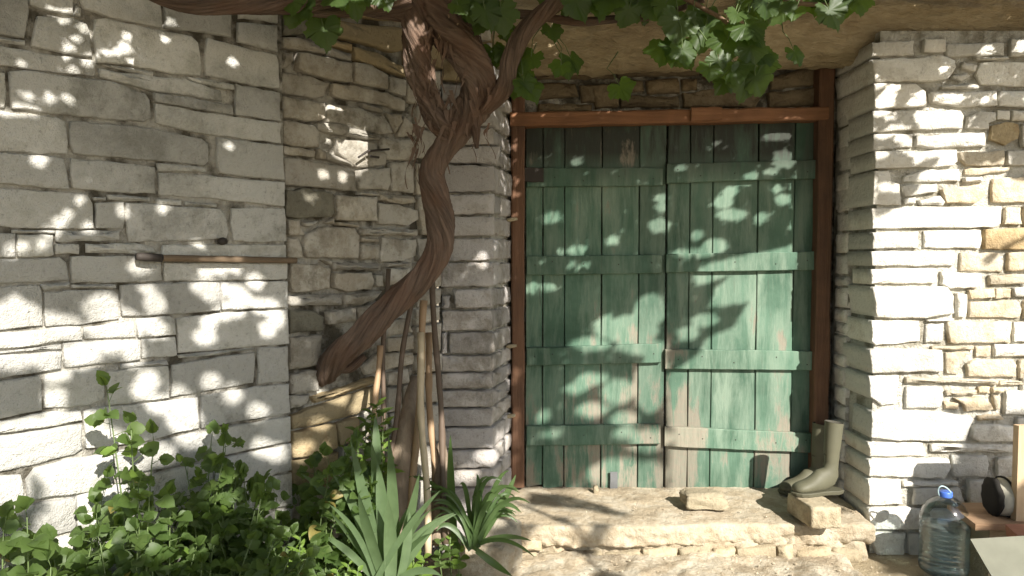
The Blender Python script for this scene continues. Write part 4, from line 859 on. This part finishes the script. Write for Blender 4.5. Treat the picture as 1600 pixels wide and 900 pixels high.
# door
PG([(1150, 424), (1245, 392), (1262, 400), (1262, 790), (1050, 790), (1046, 585), (1085, 560), (1105, 530), (1150, 510), (1172, 470), (1110, 478), (1120, 450)])
PG([(1085, 425), (1180, 398), (1240, 385), (1240, 396), (1150, 424), (1090, 445)])
E((1213, 214, 21, 5), (1222, 245, 13, 9), (1216, 262, 16, 7), (1195, 276, 10, 4), (1165, 283, 9, 5), (1140, 298, 9, 7), (1130, 315, 13, 9), (1142, 335, 21, 8), (1186, 341, 7, 7), (1222, 312, 10, 7), (1213, 295, 6, 5), (1115, 385, 18, 11), (1092, 398, 14, 9), (1088, 368, 6, 7),
  (1032, 310, 8, 5), (1033, 323, 6, 7), (1030, 352, 15, 9), (1055, 270, 6, 4), (861, 341, 11, 7), (905, 391, 16, 7), (872, 395, 6, 6), (955, 376, 9, 5), (880, 420, 10, 5), (915, 425, 18, 8), (848, 420, 12, 5), (840, 440, 8, 8), (858, 446, 16, 7), (827, 452, 8, 8),
  (900, 253, 7, 4), (1118, 224, 4, 3), (1065, 398, 14, 9), (920, 540, 28, 12), (945, 510, 14, 16), (985, 515, 40, 22), (1015, 485, 22, 24), (1000, 545, 40, 14), (925, 592, 24, 8), (900, 606, 16, 7), (965, 612, 24, 18), (1015, 600, 22, 44), (925, 640, 22, 10), (975, 655, 20, 10),
  (1010, 690, 30, 14), (970, 740, 50, 22), (1010, 745, 30, 22), (848, 650, 8, 8), (856, 682, 14, 4), (970, 680, 16, 7), (1075, 520, 14, 10), (1100, 500, 20, 8))
# doorstep and ledge
PG([(800, 765), (1300, 765), (1300, 800), (1345, 800), (1345, 960), (800, 960)])
for sh in ([(820, 770), (880, 770), (985, 800), (980, 808), (900, 795), (820, 790)], [(865, 802), (895, 806), (905, 850), (930, 880), (1000, 930), (950, 930), (890, 885), (868, 850)], [(930, 815), (1020, 820), (1010, 848), (940, 845)], [(960, 875), (1040, 870), (1020, 885)]): PG(sh, False)
# pier
PG([(1356, 345), (1378, 340), (1398, 326), (1430, 322), (1700, 330), (1900, 330), (1900, 960), (1345, 960)])
E((1372, 132, 7, 4), (1394, 138, 10, 5), (1440, 148, 9, 6), (1432, 160, 14, 5), (1379, 162, 16, 9), (1385, 152, 11, 8), (1372, 176, 16, 5), (1400, 202, 16, 6), (1388, 184, 6, 3), (1520, 136, 8, 3), (1480, 156, 22, 6), (1465, 164, 14, 4), (1538, 156, 5, 4), (1541, 80, 8, 9), (1598, 72, 10, 8), (1470, 110, 4, 4), (1372, 243, 9, 7), (1380, 210, 10, 5),
  (1410, 214, 10, 6), (1425, 222, 14, 8), (1382, 292, 8, 6), (1400, 294, 8, 6), (1556, 150, 4, 4), (1620, 150, 20, 10))
PG([(1430, 175), (1505, 170), (1510, 200), (1442, 204), (1430, 190)]); PG([(1440, 208), (1545, 204), (1545, 232), (1412, 236), (1420, 240), (1500, 236), (1500, 262), (1464, 262), (1445, 244), (1430, 258), (1420, 244), (1425, 232)])
PG([(1462, 262), (1500, 262), (1550, 258), (1575, 245), (1575, 280), (1700, 300), (1700, 335), (1410, 330), (1440, 286), (1438, 270)]); PG([(1450, 246), (1470, 244), (1462, 258), (1442, 262)], False)
for sh in ([(1532, 412), (1540, 396), (1580, 376), (1660, 340), (1660, 352), (1585, 384), (1560, 400), (1545, 416)], [(1474, 640), (1490, 628), (1530, 636), (1550, 626), (1560, 640), (1510, 644), (1490, 650)], [(1522, 650), (1600, 640), (1900, 640), (1900, 900), (1375, 900), (1370, 872), (1392, 840), (1440, 800), (1480, 760), (1500, 690)]): PG(sh, False)
SV = -SUN
def shadow_px(P):
    """where the shadow of points P (n,3) falls, as photo pixels of the first wall met"""
    P = np.asarray(P, float); best = np.full(len(P), 1e9); res = np.full((len(P), 3), np.nan)
    def plane(o, nrm, ok):
        nonlocal best, res
        den = SV.x * nrm[0] + SV.y * nrm[1] + SV.z * nrm[2]
        t = ((o[0] - P[:, 0]) * nrm[0] + (o[1] - P[:, 1]) * nrm[1] + (o[2] - P[:, 2]) * nrm[2]) / den
        Q = P + t[:, None] * np.array(SV); g = (t > 0) & (t < best) & ok(Q); best = np.where(g, t, best); res = np.where(g[:, None], Q, res)
    plane(MID.o, MID.n, lambda Q: (Q[:, 0] < xq) & (Q[:, 2] > GZ)); plane((0, YP, 0), (0, -1, 0), lambda Q: ((Q[:, 0] > xr) | ((Q[:, 0] > xq) & (Q[:, 0] < xl))) & (Q[:, 2] > GZ))
    plane(REV.o, REV.n, lambda Q: (Q[:, 1] > YP) & (Q[:, 1] < 3.95) & (Q[:, 0] < .03) & (Q[:, 2] > GZ)); plane((0, YD, 0), (0, -1, 0), lambda Q: (Q[:, 0] > xl - .05) & (Q[:, 0] < 1.76) & (Q[:, 2] > TZ)); plane((0, 0, TZ), (0, 0, 1), lambda Q: (Q[:, 1] > 3.45) & (Q[:, 0] > -.1) & (Q[:, 0] < 1.8)); plane((0, 0, GZ), (0, 0, 1), lambda Q: Q[:, 1] > -99)
    d = res - np.array(CP); f = d @ np.array(FW); f = np.where(f > .2, f, np.nan)
    return 800 + F_PX * d[:, 0] / f, 450 - F_PX * (d @ np.array(UP)) / f, res
cr = random.Random(99)
cover = np.zeros((H_, W_), np.uint8)
LO = [(0, -.55), (.5, -.6), (.85, -.05), (.68, .35), (.45, .75), (0, 1.0), (-.45, .75), (-.68, .35), (-.85, -.05), (-.5, -.6)]
CV, CF = [], []; NSTEP = 0
REVX = (REV.o, REV.n)
def target(px, py):
    """wall or step point seen at a pixel"""
    if px < 690: u, v = MID.hit(px, py); p = MID.pt(u, v)
    elif 770 <= px < 799: u, v = REV.hit(px, py); p = REV.pt(u, v)
    elif px < 770 or px > 1362: p = at(px, py, YP)
    else: p = at(px, py, YD); p = onz(px, py, TZ) if p.z < TZ else p
    if p.z < GZ: p = onz(px, py, GZ)
    return p
def cover_pass(npick, sizes, need, seed):
    rs = np.random.RandomState(seed); sub_ = (~lit & (cover < need))[150:1250, 300:2320]; free = np.argwhere(sub_)
    if not len(free): return
    free = free[rs.permutation(len(free))[:npick]]; cand = []
    for (iy, ix) in free:
        px, py = ix + 300 - MX, iy + 150 - MY
        p = target(px, py); zc = cr.uniform(2.82, 3.12)
        if p.z > zc - .1: zc = p.z + .12
        cand.append((p + SUN * ((zc - p.z) / SUN.z)))
    c = np.array(cand); n = len(c); s = rs.choice(sizes, n); a = rs.uniform(0, 6.283, n); tx, ty = rs.uniform(-.2, .6, n), rs.uniform(-.6, .25, n); ca, sa = np.cos(a), np.sin(a); lo = np.array(LO)
    X = s[:, None] * (lo[:, 0] * ca[:, None] - lo[:, 1] * sa[:, None]); Y = s[:, None] * (lo[:, 0] * sa[:, None] + lo[:, 1] * ca[:, None])
    av = np.stack([c[:, 0:1] + X, c[:, 1:2] + Y, c[:, 2:3] + ty[:, None] * Y + tx[:, None] * X], 2)
    sx, sy, _ = shadow_px(av.reshape(-1, 3)); good = np.isfinite(sx); sx = np.where(good, sx + MX, -9).astype(int).reshape(-1, 10); sy = np.where(good, sy + MY, -9).astype(int).reshape(-1, 10)
    for k in range(n):
        X, Y = sx[k], sy[k]
        if X.min() < 3 or X.max() > W_ - 4 or Y.min() < 3 or Y.max() > H_ - 4: continue
        x0, x1, y0, y1 = X.min(), X.max() + 1, Y.min(), Y.max() + 1
        if (x1 - x0) > 200 or (y1 - y0) > 200: continue
        if lit[Y, X].any(): continue
        cx, cy = int(X.mean()), int(Y.mean())
        if lit[cy, cx] or cover[cy, cx] >= need: continue
        gy, gx = np.mgrid[y0:y1, x0:x1]; ins = np.zeros(gx.shape, bool)
        for q in range(10):
            ax_, ay, bx, by = X[q - 1], Y[q - 1], X[q], Y[q]
            if ay != by: ins ^= ((ay > gy) != (by > gy)) & (gx < (bx - ax_) * (gy - ay) / (by - ay) + ax_)
        if not ins.any() or lit[y0:y1, x0:x1][ins].any() or cover[y0:y1, x0:x1][ins].min() >= need: continue
        cover[y0:y1, x0:x1][ins] += 1
        b = len(CV); CV.extend(av[k].tolist()); CF.append(tuple(range(b, b + 10)))
cover_pass(22000, (.05, .06, .07), 2, 1); cover_pass(22000, (.032, .042), 2, 2); cover_pass(26000, (.024, .03), 1, 3); cover_pass(26000, (.014, .02), 1, 4); cover_pass(26000, (.010, .013), 1, 5)
# outer arbour leaves, added densely to block sky light from above
for _ in range(11000):
    c = Vector((cr.uniform(-3.6, 4.4), cr.uniform(-4.2, 3.3), cr.uniform(2.85, 3.2)))
    if noise.noise(c * .9) < -.32: continue
    q = shadow_px([tuple(c)]); px, py = q[0][0], q[1][0]
    if np.isfinite(px) and -190 < px < 1810 and -60 < py < 1060: continue
    s = cr.uniform(.05, .085); a = cr.uniform(0, 6.283); ca, sa = math.cos(a), math.sin(a); b = len(CV)
    for (x, y) in LO: CV.append((c.x + s * (x * ca - y * sa), c.y + s * (x * sa + y * ca), c.z + s * .3 * y))
    CF.append(tuple(range(b, b + 10)))
me = bpy.data.meshes.new('arbour_foliage'); me.from_pydata(CV, [], CF); me.materials.append(M['arbour'])
o = bpy.data.objects.new('arbour_foliage', me); COL.objects.link(o); o['kind'] = 'stuff'; tag(o, 'unseen roof of grapevine leaves trained over the yard, gaps shaped for sun flecks', 'foliage')
print('arbour leaves', len(CF))
for k, (A, B) in enumerate((((-.3, 2.6, 2.86), (-.6, -3, 2.98)), ((.3, 2.6, 2.86), (1.4, -3, 2.98)), ((.5, 2.5, 2.86), (3.2, -1.6, 2.98)), ((-.5, 2.4, 2.86), (-2.6, -1, 2.98)))):
    A, B = Vector(A), Vector(B); V, Fc = lump_tube([A.lerp(B, i / 20) + Vector((.08 * math.sin(i * .9 + k), .05 * math.cos(i * .7), .03 * math.sin(i))) for i in range(21)], [.022 - .0007 * i for i in range(21)], 8, .004, 12, k); mk('cane', V, Fc, M['twig'], vn)
# ------------------------------------------------------------------ garden stakes, posts
def stake(name, a, b, r, mat, label, knots=0, group=None):
    A, B = at(*a), at(*b); n = 16; rnd = random.Random(int(a[0])); rad = []
    for i in range(n + 1): rad.append(r * a[2] / F_PX * (1.15 if knots and i % knots == 0 else 1) * (1 + .05 * math.sin(i * 2)))
    V, Fc = lump_tube([A.lerp(B, i / n) + Vector((.006 * math.sin(i * .5 + a[0]), .004 * math.sin(i * .8), 0)) for i in range(n + 1)], rad, 10, .001, 20, a[0]); return tag(mk(name, V, Fc, mat), label, 'stake', group)
stake('bamboo_stake', (655, 520, 3.14), (669, 866, 2.86), 5, M['bamboo'], 'pale sunlit bamboo stake, brightest of the sticks under the vine', 3, 'stakes leaning under the vine')
stake('garden_stake', (664, 470, 3.2), (640, 846, 2.95), 5.5, M['tancane'], 'tan cane slanting to the left just beside the bright bamboo stake', 4, 'stakes leaning under the vine')
stake('garden_stake', (676, 430, 3.28), (698, 850, 2.95), 4.5, M['darkcane'], 'long dark brown stake reaching the vine trunk, right of the bright bamboo stake', 5, 'stakes leaning under the vine')
stake('garden_stake', (668, 520, 3.26), (683, 852, 3.0), 5, M['tancane'], 'brown cane close behind the bright bamboo stake, right of it', 4, 'stakes leaning under the vine')
stake('garden_stake', (643, 460, 3.2), (606, 740, 3.0), 4, M['darkcane'], 'thin dark stick slanting down left from the vine trunk', 5, 'stakes leaning under the vine')
stake('garden_stake', (605, 420, 3.16), (594, 760, 3.0), 3.5, M['darkcane'], 'thin upright dark stick, leftmost of the tall stakes', 5, 'stakes leaning under the vine')
stake('garden_stake', (592, 540, 3.08), (580, 800, 2.9), 4.5, M['tancane'], 'short pale brown stick left of the grey post', 4, 'stakes leaning under the vine')
def post(name, pts, label):
    P = [at(*p[:3]) for p in pts]; V, Fc = lump_tube(spline_v(P, 5), [q for q in np.interp(np.linspace(0, len(pts) - 1, (len(pts) - 1) * 5 + 1), range(len(pts)), [p[3] * p[2] / F_PX for p in pts])], 16, .006, 12, 4); return tag(mk(name, V, Fc, M['greywood']), label, 'post')
def spline_v(P, n): return [Vector(c) for c in spline([tuple(p) for p in P], n)]
post('old_post', [(650, 590, 3.22, 8), (636, 660, 3.12, 15), (622, 740, 3.02, 20), (612, 850, 2.95, 22)], 'grey-brown split old post leaning behind the stakes')
post('dead_stump', [(690, 690, 3.2, 6), (690, 745, 3.1, 16), (686, 850, 3.0, 20)], 'short dark rotten stump right of the stakes')

# ------------------------------------------------------------------ plants
LF = [ovate(i, 1, .42, .3, 'shrub', .06) for i in range(5)]; GS = [grape_mesh(i + 70, .62) for i in range(4)]
for m_ in GS: m_.materials[0] = M['shrub']
LY = [ovate(i + 90, 1, .36, .5, 'yellow') for i in range(2)]
LB = [ovate(i + 20, 1, .34, .3, 'bright', .05) for i in range(3)]; LL = [ovate(i + 40, 1, .17, .35, 'bright') for i in range(3)]; LLd = [ovate(i + 60, 1, .2, .35, 'shrub') for i in range(3)]
def plant(name, label, cat, base, group=None): return thing(name, base, label, cat, group)
def ori(tip, up):
    tip = tip.normalized(); up = (up - tip * up.dot(tip)); up = up.normalized() if up.length > 1e-3 else Vector((0, 0, 1)); x = tip.cross(up)
    return Matrix((x, tip, up)).transposed().to_euler()
def tube_to(bag, P, r0, r1, n=5):
    V, Fc = lump_tube(P, [r0 + (r1 - r0) * i / (len(P) - 1) for i in range(len(P))], n, 0, 1, 0); b = len(bag[0]); bag[0].extend(V); bag[1].extend([tuple(b + q for q in f) for f in Fc])
def shrub(name, label, base_px, tips, Y, rnd, ls=(.035, .06), lv=LF, step=.05, trif=True, cap=290, young=.09, cat='shrub'):
    bz = Vector((at(base_px, 700, Y).x, Y, GZ)); t = plant(name, label, cat, bz); bag = ([], []); cnt = 0; extra = ([], [])
    for (tx, ty) in tips:
        yy_ = Y + rnd.uniform(-.12, .16); tip = at(tx, ty, yy_); b0 = bz + Vector((rnd.uniform(-.14, .14), rnd.uniform(-.08, .08), 0)); b0.x = b0.x * .5 + .5 * tip.x
        ctrl = b0.lerp(tip, .55) + Vector((rnd.uniform(-.05, .05), rnd.uniform(-.06, .02), .06)); P = [b0 * (1 - s) ** 2 + ctrl * 2 * s * (1 - s) + tip * s * s for s in [i / 9 for i in range(10)]]
        tube_to(bag, P, .005, .0015); L = (tip - b0).length; k = max(3, int(L / step))
        for i in range(k + 1):
            s = .22 + .78 * i / k; c = b0 * (1 - s) ** 2 + ctrl * 2 * s * (1 - s) + tip * s * s; d = (ctrl - b0) * (1 - s) + (tip - ctrl) * s
            ang = i * 2.4 + rnd.uniform(-.4, .4); side = Vector((math.cos(ang), math.sin(ang) - .25, .25 + rnd.uniform(-.2, .5))).normalized()
            if i == k: side = (d.normalized() + Vector((rnd.uniform(-.3, .3), -.2, 0))).normalized()
            pet = c + side * rnd.uniform(.02, .045); tube_to(bag, [c, pet], .0012, .0008, 4)
            for j in ((0, 1, 2) if trif else (0,)):
                dd = side if j == 0 else (side + Vector((-side.y, side.x, 0)) * (1.1 if j == 1 else -1.1)).normalized()
                dd = (dd + Vector((0, 0, rnd.uniform(-.5, .1)))).normalized(); up = Vector((rnd.uniform(-.6, .9), rnd.uniform(-1.1, .1), rnd.uniform(.1, 1.1))); sz = rnd.uniform(*ls) * (1 if j == 0 else .85) * (.75 + .25 * (1 - i / k))
                e = ori(dd, up); m = rnd.choice(LY) if rnd.random() < .025 else rnd.choice(LB) if rnd.random() < young * (2.5 if i > k - 2 else 1) else rnd.choice(lv)
                if cnt < cap: inst('leaf', m, pet, e, sz, t); cnt += 1
                else:
                    mt = e.to_matrix(); b = len(extra[0]); extra[0].extend([pet + mt @ (v.co * sz) for v in m.vertices]); extra[1].extend([tuple(b + q for q in p.vertices) for p in m.polygons])
    mk('stems', bag[0], bag[1], M['stem'], t)
    if extra[0]: tag(mk('foliage', extra[0], extra[1], M['shrub'], t), kind='stuff')
    return t
sr = random.Random(51)
def spread(poly_tips, n, jx, jy): return [(x + sr.gauss(0, jx), y + sr.gauss(0, jy)) for x, y in [sr.choice(poly_tips) for _ in range(n)]]
shrub('leafy_shrub', 'rose-like shrub with rounded leaves and one tall shoot, its left side sunlit', 190, [(168, 612), (205, 672), (240, 690)] + spread([(160, 785), (190, 770), (170, 820), (140, 815), (210, 830), (150, 850), (240, 800), (205, 775), (260, 850)], 20, 14, 12), 2.12, sr, (.042, .072))
shrub('leafy_shrub', 'dense dark green shrub before the block wall, next to the bramble', 340, [(330, 690), (350, 685), (290, 730), (352, 705)] + spread([(300, 765), (350, 745), (390, 765), (420, 780), (330, 800), (280, 795), (400, 815), (440, 820), (360, 850), (300, 860)], 24, 16, 12), 2.42, sr, (.036, .07), lv=GS + GS + LF)
shrub('leafy_shrub', 'dark shrub cut by the lower left corner, against the sunlit blocks', 30, spread([(50, 815), (15, 830), (65, 855), (10, 870), (75, 885), (-20, 830), (40, 880)], 11, 10, 10), 2.0, sr, (.055, .085), young=.0)
shrub('bramble', 'bramble with dark toothed leaves at the foot of the rubble wall', 500, spread([(470, 770), (510, 730), (540, 690), (490, 800), (550, 740), (450, 820), (520, 800), (570, 770), (480, 760)], 20, 14, 12), 2.72, sr, (.045, .075), lv=GS + LF, young=.05)
shrub('leafy_shrub', 'low mass of green foliage along the bottom edge under the dark shrub', 240, spread([(150, 865), (220, 850), (290, 870), (360, 880), (420, 860), (480, 880), (250, 890), (330, 900)], 26, 24, 8), 2.2, sr, (.04, .065), young=.12)
def weed(label, base, Y, tips, lv, ls, n, seed):
    r = random.Random(seed); bz = onz(base[0], base[1], GZ) if base[1] > 899 else at(base[0], base[1], Y); bz = Vector((at(base[0], 700, Y).x, Y, GZ)); t = plant('weed', label, 'weed', bz); bag = ([], [])
    for (tx, ty) in tips:
        tip = at(tx, ty, Y + r.uniform(-.03, .03)); b0 = bz + Vector((tip.x - bz.x, 0, 0)) * .7; tube_to(bag, [b0.lerp(tip, i / 6) + Vector((.006 * math.sin(i), 0, 0)) for i in range(7)], .004, .002)
        for i in range(n):
            s = 1 - .42 * (i / n) ** 1.1; c = b0.lerp(tip, s); a = i * 2.4 + r.random(); dd = Vector((math.cos(a), math.sin(a) * .8 - .2, .55 * (1 - i / n) + .1)); inst('leaf', r.choice(lv), c, ori(dd, Vector((r.uniform(0, .4), -.4, 1))), r.uniform(*ls) * (.6 + .6 * i / n), t)
    mk('stems', bag[0], bag[1], M['stem'], t)
weed('tall bright green weed with narrow leaves against the tan stones', (575, 800), 2.92, [(590, 632), (572, 655), (600, 645), (560, 670), (582, 640)], LL + LLd, (.06, .10), 18, 1)
weed('bright lime weed low at the bottom, between the iris fan and the boulder', (650, 890), 2.75, [(648, 858), (662, 872), (630, 870)], LL + LB, (.045, .07), 12, 2)
weed('lime weed tuft left of the iris fan near the bottom', (470, 880), 2.6, [(470, 838), (462, 856), (480, 860)], LL, (.04, .06), 12, 3)
weed('small broad-leaved weed at the foot of the stakes', (700, 870), 2.95, [(688, 846), (705, 838), (720, 850)], LB + LF, (.04, .055), 9, 4)
weed('yellowish sprig sticking out by the tan stones, beside the tall weed', (535, 700), 2.98, [(540, 690), (552, 696)], LL, (.03, .05), 9, 5)
weed('pale weed at the bottom edge under the bramble', (540, 900), 2.55, [(545, 882), (528, 890), (560, 892)], LB + LL, (.04, .06), 10, 6)

def blade_mesh(V0, P, w0, mat, parent, nrm, taper=.55):
    V, Fc = [], []; m = len(P)
    for i in range(m):
        t = i / (m - 1); d = (P[min(i + 1, m - 1)] - P[max(i - 1, 0)]).normalized(); s = d.cross(nrm); s.normalize(); n2 = s.cross(d)
        ww = w0 * (.75 + .5 * t if t < .4 else (1 - ((t - .4) / .6) ** 2.2) * .95) + .0008
        V += [P[i] - s * ww, P[i] - n2 * ww * .22, P[i] + s * ww]
    for i in range(m - 1): b = 3 * i; Fc += [(b, b + 1, b + 4, b + 3), (b + 1, b + 2, b + 5, b + 4)]
    return mk('blade', V, Fc, mat, parent)
def clump(name, label, mat, blades, base, seed):
    r = random.Random(seed); t = plant(name, label, 'plant', base)
    for (b, c, tip, w0, Y) in blades:
        B, C_, T = at(b[0], b[1], Y), at(c[0], c[1], Y + r.uniform(-.05, .03)), at(tip[0], tip[1], Y + r.uniform(-.08, .05))
        P = [B * (1 - s) ** 2 + C_ * 2 * s * (1 - s) + T * s * s for s in [i / 10 for i in range(11)]]
        blade_mesh(None, P, w0 * (.72 if 'lily' in name else .74) * Y / F_PX, mat, t, Vector((r.uniform(-.5, .5), -1, r.uniform(-.1, .3))))
    return t
ir = [((590, 905), (560, 780), (520, 742), 11, 2.62), ((592, 905), (555, 840), (515, 800), 9, 2.6), ((598, 905), (575, 800), (548, 690), 13, 2.62), ((600, 905), (595, 780), (580, 690), 14, 2.66), ((605, 905), (600, 800), (590, 722), 15, 2.6), ((612, 905), (618, 800), (607, 680), 13, 2.7),
      ((616, 905), (640, 820), (655, 740), 11, 2.66), ((620, 905), (650, 850), (690, 810), 9, 2.62), ((585, 905), (540, 850), (505, 838), 8, 2.58), ((600, 905), (572, 830), (560, 770), 14, 2.55), ((610, 905), (612, 850), (606, 780), 15, 2.54), ((622, 905), (660, 880), (690, 900), 8, 2.55), ((588, 780), (590, 700), (586, 650), 10, 2.8), ((560, 840), (520, 770), (470, 740), 9, 2.68), ((625, 905), (640, 850), (640, 800), 10, 2.55)]
for _ in range(12):
    a = sr.uniform(-.75, .75); L = sr.uniform(90, 190); ir.append(((602 + sr.uniform(-16, 16), 908), (602 + L * .5 * math.sin(a), 908 - L * .6), (602 + L * math.sin(a) * 1.15, 908 - L * math.cos(a)), sr.uniform(6, 10), sr.uniform(2.52, 2.72)))
clump('iris_plant', 'grey-green iris fan of broad sword leaves at the bottom centre-left', M['iris'], ir, at(604, 905, 2.62), 3)
lr = random.Random(9); lily = [((712, 860), (702, 760), (704, 680), 9, 2.98), ((745, 850), (742, 720), (785, 752), 5, 2.95), ((745, 850), (760, 730), (812, 770), 6, 2.92), ((748, 850), (775, 760), (812, 800), 7, 2.9), ((740, 850), (735, 740), (765, 745), 5, 3.0), ((740, 860), (790, 780), (806, 742), 9, 2.96), ((745, 860), (770, 880), (800, 900), 8, 2.8), ((750, 850), (790, 830), (835, 870), 5, 2.85), ((745, 850), (790, 830), (830, 845), 6, 2.88), ((735, 860), (700, 800), (682, 830), 6, 2.9), ((740, 850), (715, 780), (700, 770), 6, 3.0), ((748, 850), (770, 740), (795, 735), 6, 3.02), ((745, 850), (752, 760), (745, 740), 7, 3.0)]
for _ in range(40):
    a = lr.uniform(-1.1, 1.3); L = lr.uniform(70, 125); lily.append(((742 + lr.uniform(-8, 8), 855), (742 + L * .5 * math.sin(a), 855 - L), (742 + L * 1.0 * math.sin(a), 855 - L * lr.uniform(.45, .9)), lr.uniform(3, 6), lr.uniform(2.86, 3.04)))
clump('lily_clump', 'clump of arching strap leaves at the left end of the doorstep', M['lily'], lily, at(742, 860, 2.95), 4)
# creeping ground cover between the plants
gv = ([], []); gcr = random.Random(77)
for _ in range(2600):
    px = gcr.uniform(-150, 720); yw = gcr.uniform(2.0, 3.05); x = (px - 800) / F_PX * yw
    if MID.n.dot(Vector((x, yw, 0)) - MID.o) < .06: continue
    c = Vector((x, yw, GZ + gcr.uniform(.01, .12) * (1 if gcr.random() < .8 else 2))); m = gcr.choice(LF + LLd); e = ori(Vector((gcr.uniform(-1, 1), gcr.uniform(-1, 1), gcr.uniform(-.1, .6))), Vector((gcr.uniform(-.4, .6), gcr.uniform(-.7, .2), 1))).to_matrix(); s = gcr.uniform(.025, .05); b = len(gv[0])
    gv[0].extend([c + e @ (v.co * s) for v in m.vertices]); gv[1].extend([tuple(b + q for q in p.vertices) for p in m.polygons])
o = mk('ground_cover', gv[0], gv[1], M['shrub']); tag(o, 'low creeping green leaves covering the soil under the shrubs', 'ground cover', kind='stuff')
# grit and pebbles on the ledge and the ground
gv = ([], [])
for _ in range(500):
    x, y = gcr.uniform(-.4, 2.4), gcr.uniform(2.6, 3.45); z = (.137 if (-.2 < x < 1.56 and y > 3.05) else gz(x, y)); r = gcr.uniform(.003, .010); b = len(gv[0]); c = Vector((x, y, z))
    gv[0].extend([c + Vector((r, 0, 0)), c + Vector((0, r * .8, 0)), c + Vector((-r, 0, 0)), c + Vector((0, -r * .9, 0)), c + Vector((0, 0, r * .8)), c - Vector((0, 0, r * .5))]); gv[1].extend([tuple(b + q for q in f) for f in ((0, 1, 4), (1, 2, 4), (2, 3, 4), (3, 0, 4), (1, 0, 5), (2, 1, 5), (3, 2, 5), (0, 3, 5))])
for _ in range(260):
    x, y = gcr.uniform(-.05, 1.7), 3.95 - abs(gcr.gauss(0, .22)); r = gcr.uniform(.002, .007); b = len(gv[0]); c = Vector((x, min(3.93, max(3.5, y)), TZ - .002))
    gv[0].extend([c + Vector((r, 0, 0)), c + Vector((0, r * .8, 0)), c + Vector((-r, 0, 0)), c + Vector((0, -r * .9, 0)), c + Vector((0, 0, r * .8)), c - Vector((0, 0, r * .5))]); gv[1].extend([tuple(b + q for q in f) for f in ((0, 1, 4), (1, 2, 4), (2, 3, 4), (3, 0, 4), (1, 0, 5), (2, 1, 5), (3, 2, 5), (0, 3, 5))])
tag(mk('grit', gv[0], gv[1], M['lime'], smooth=False), 'loose grit scattered at the foot of the doorstep', 'grit', kind='stuff')
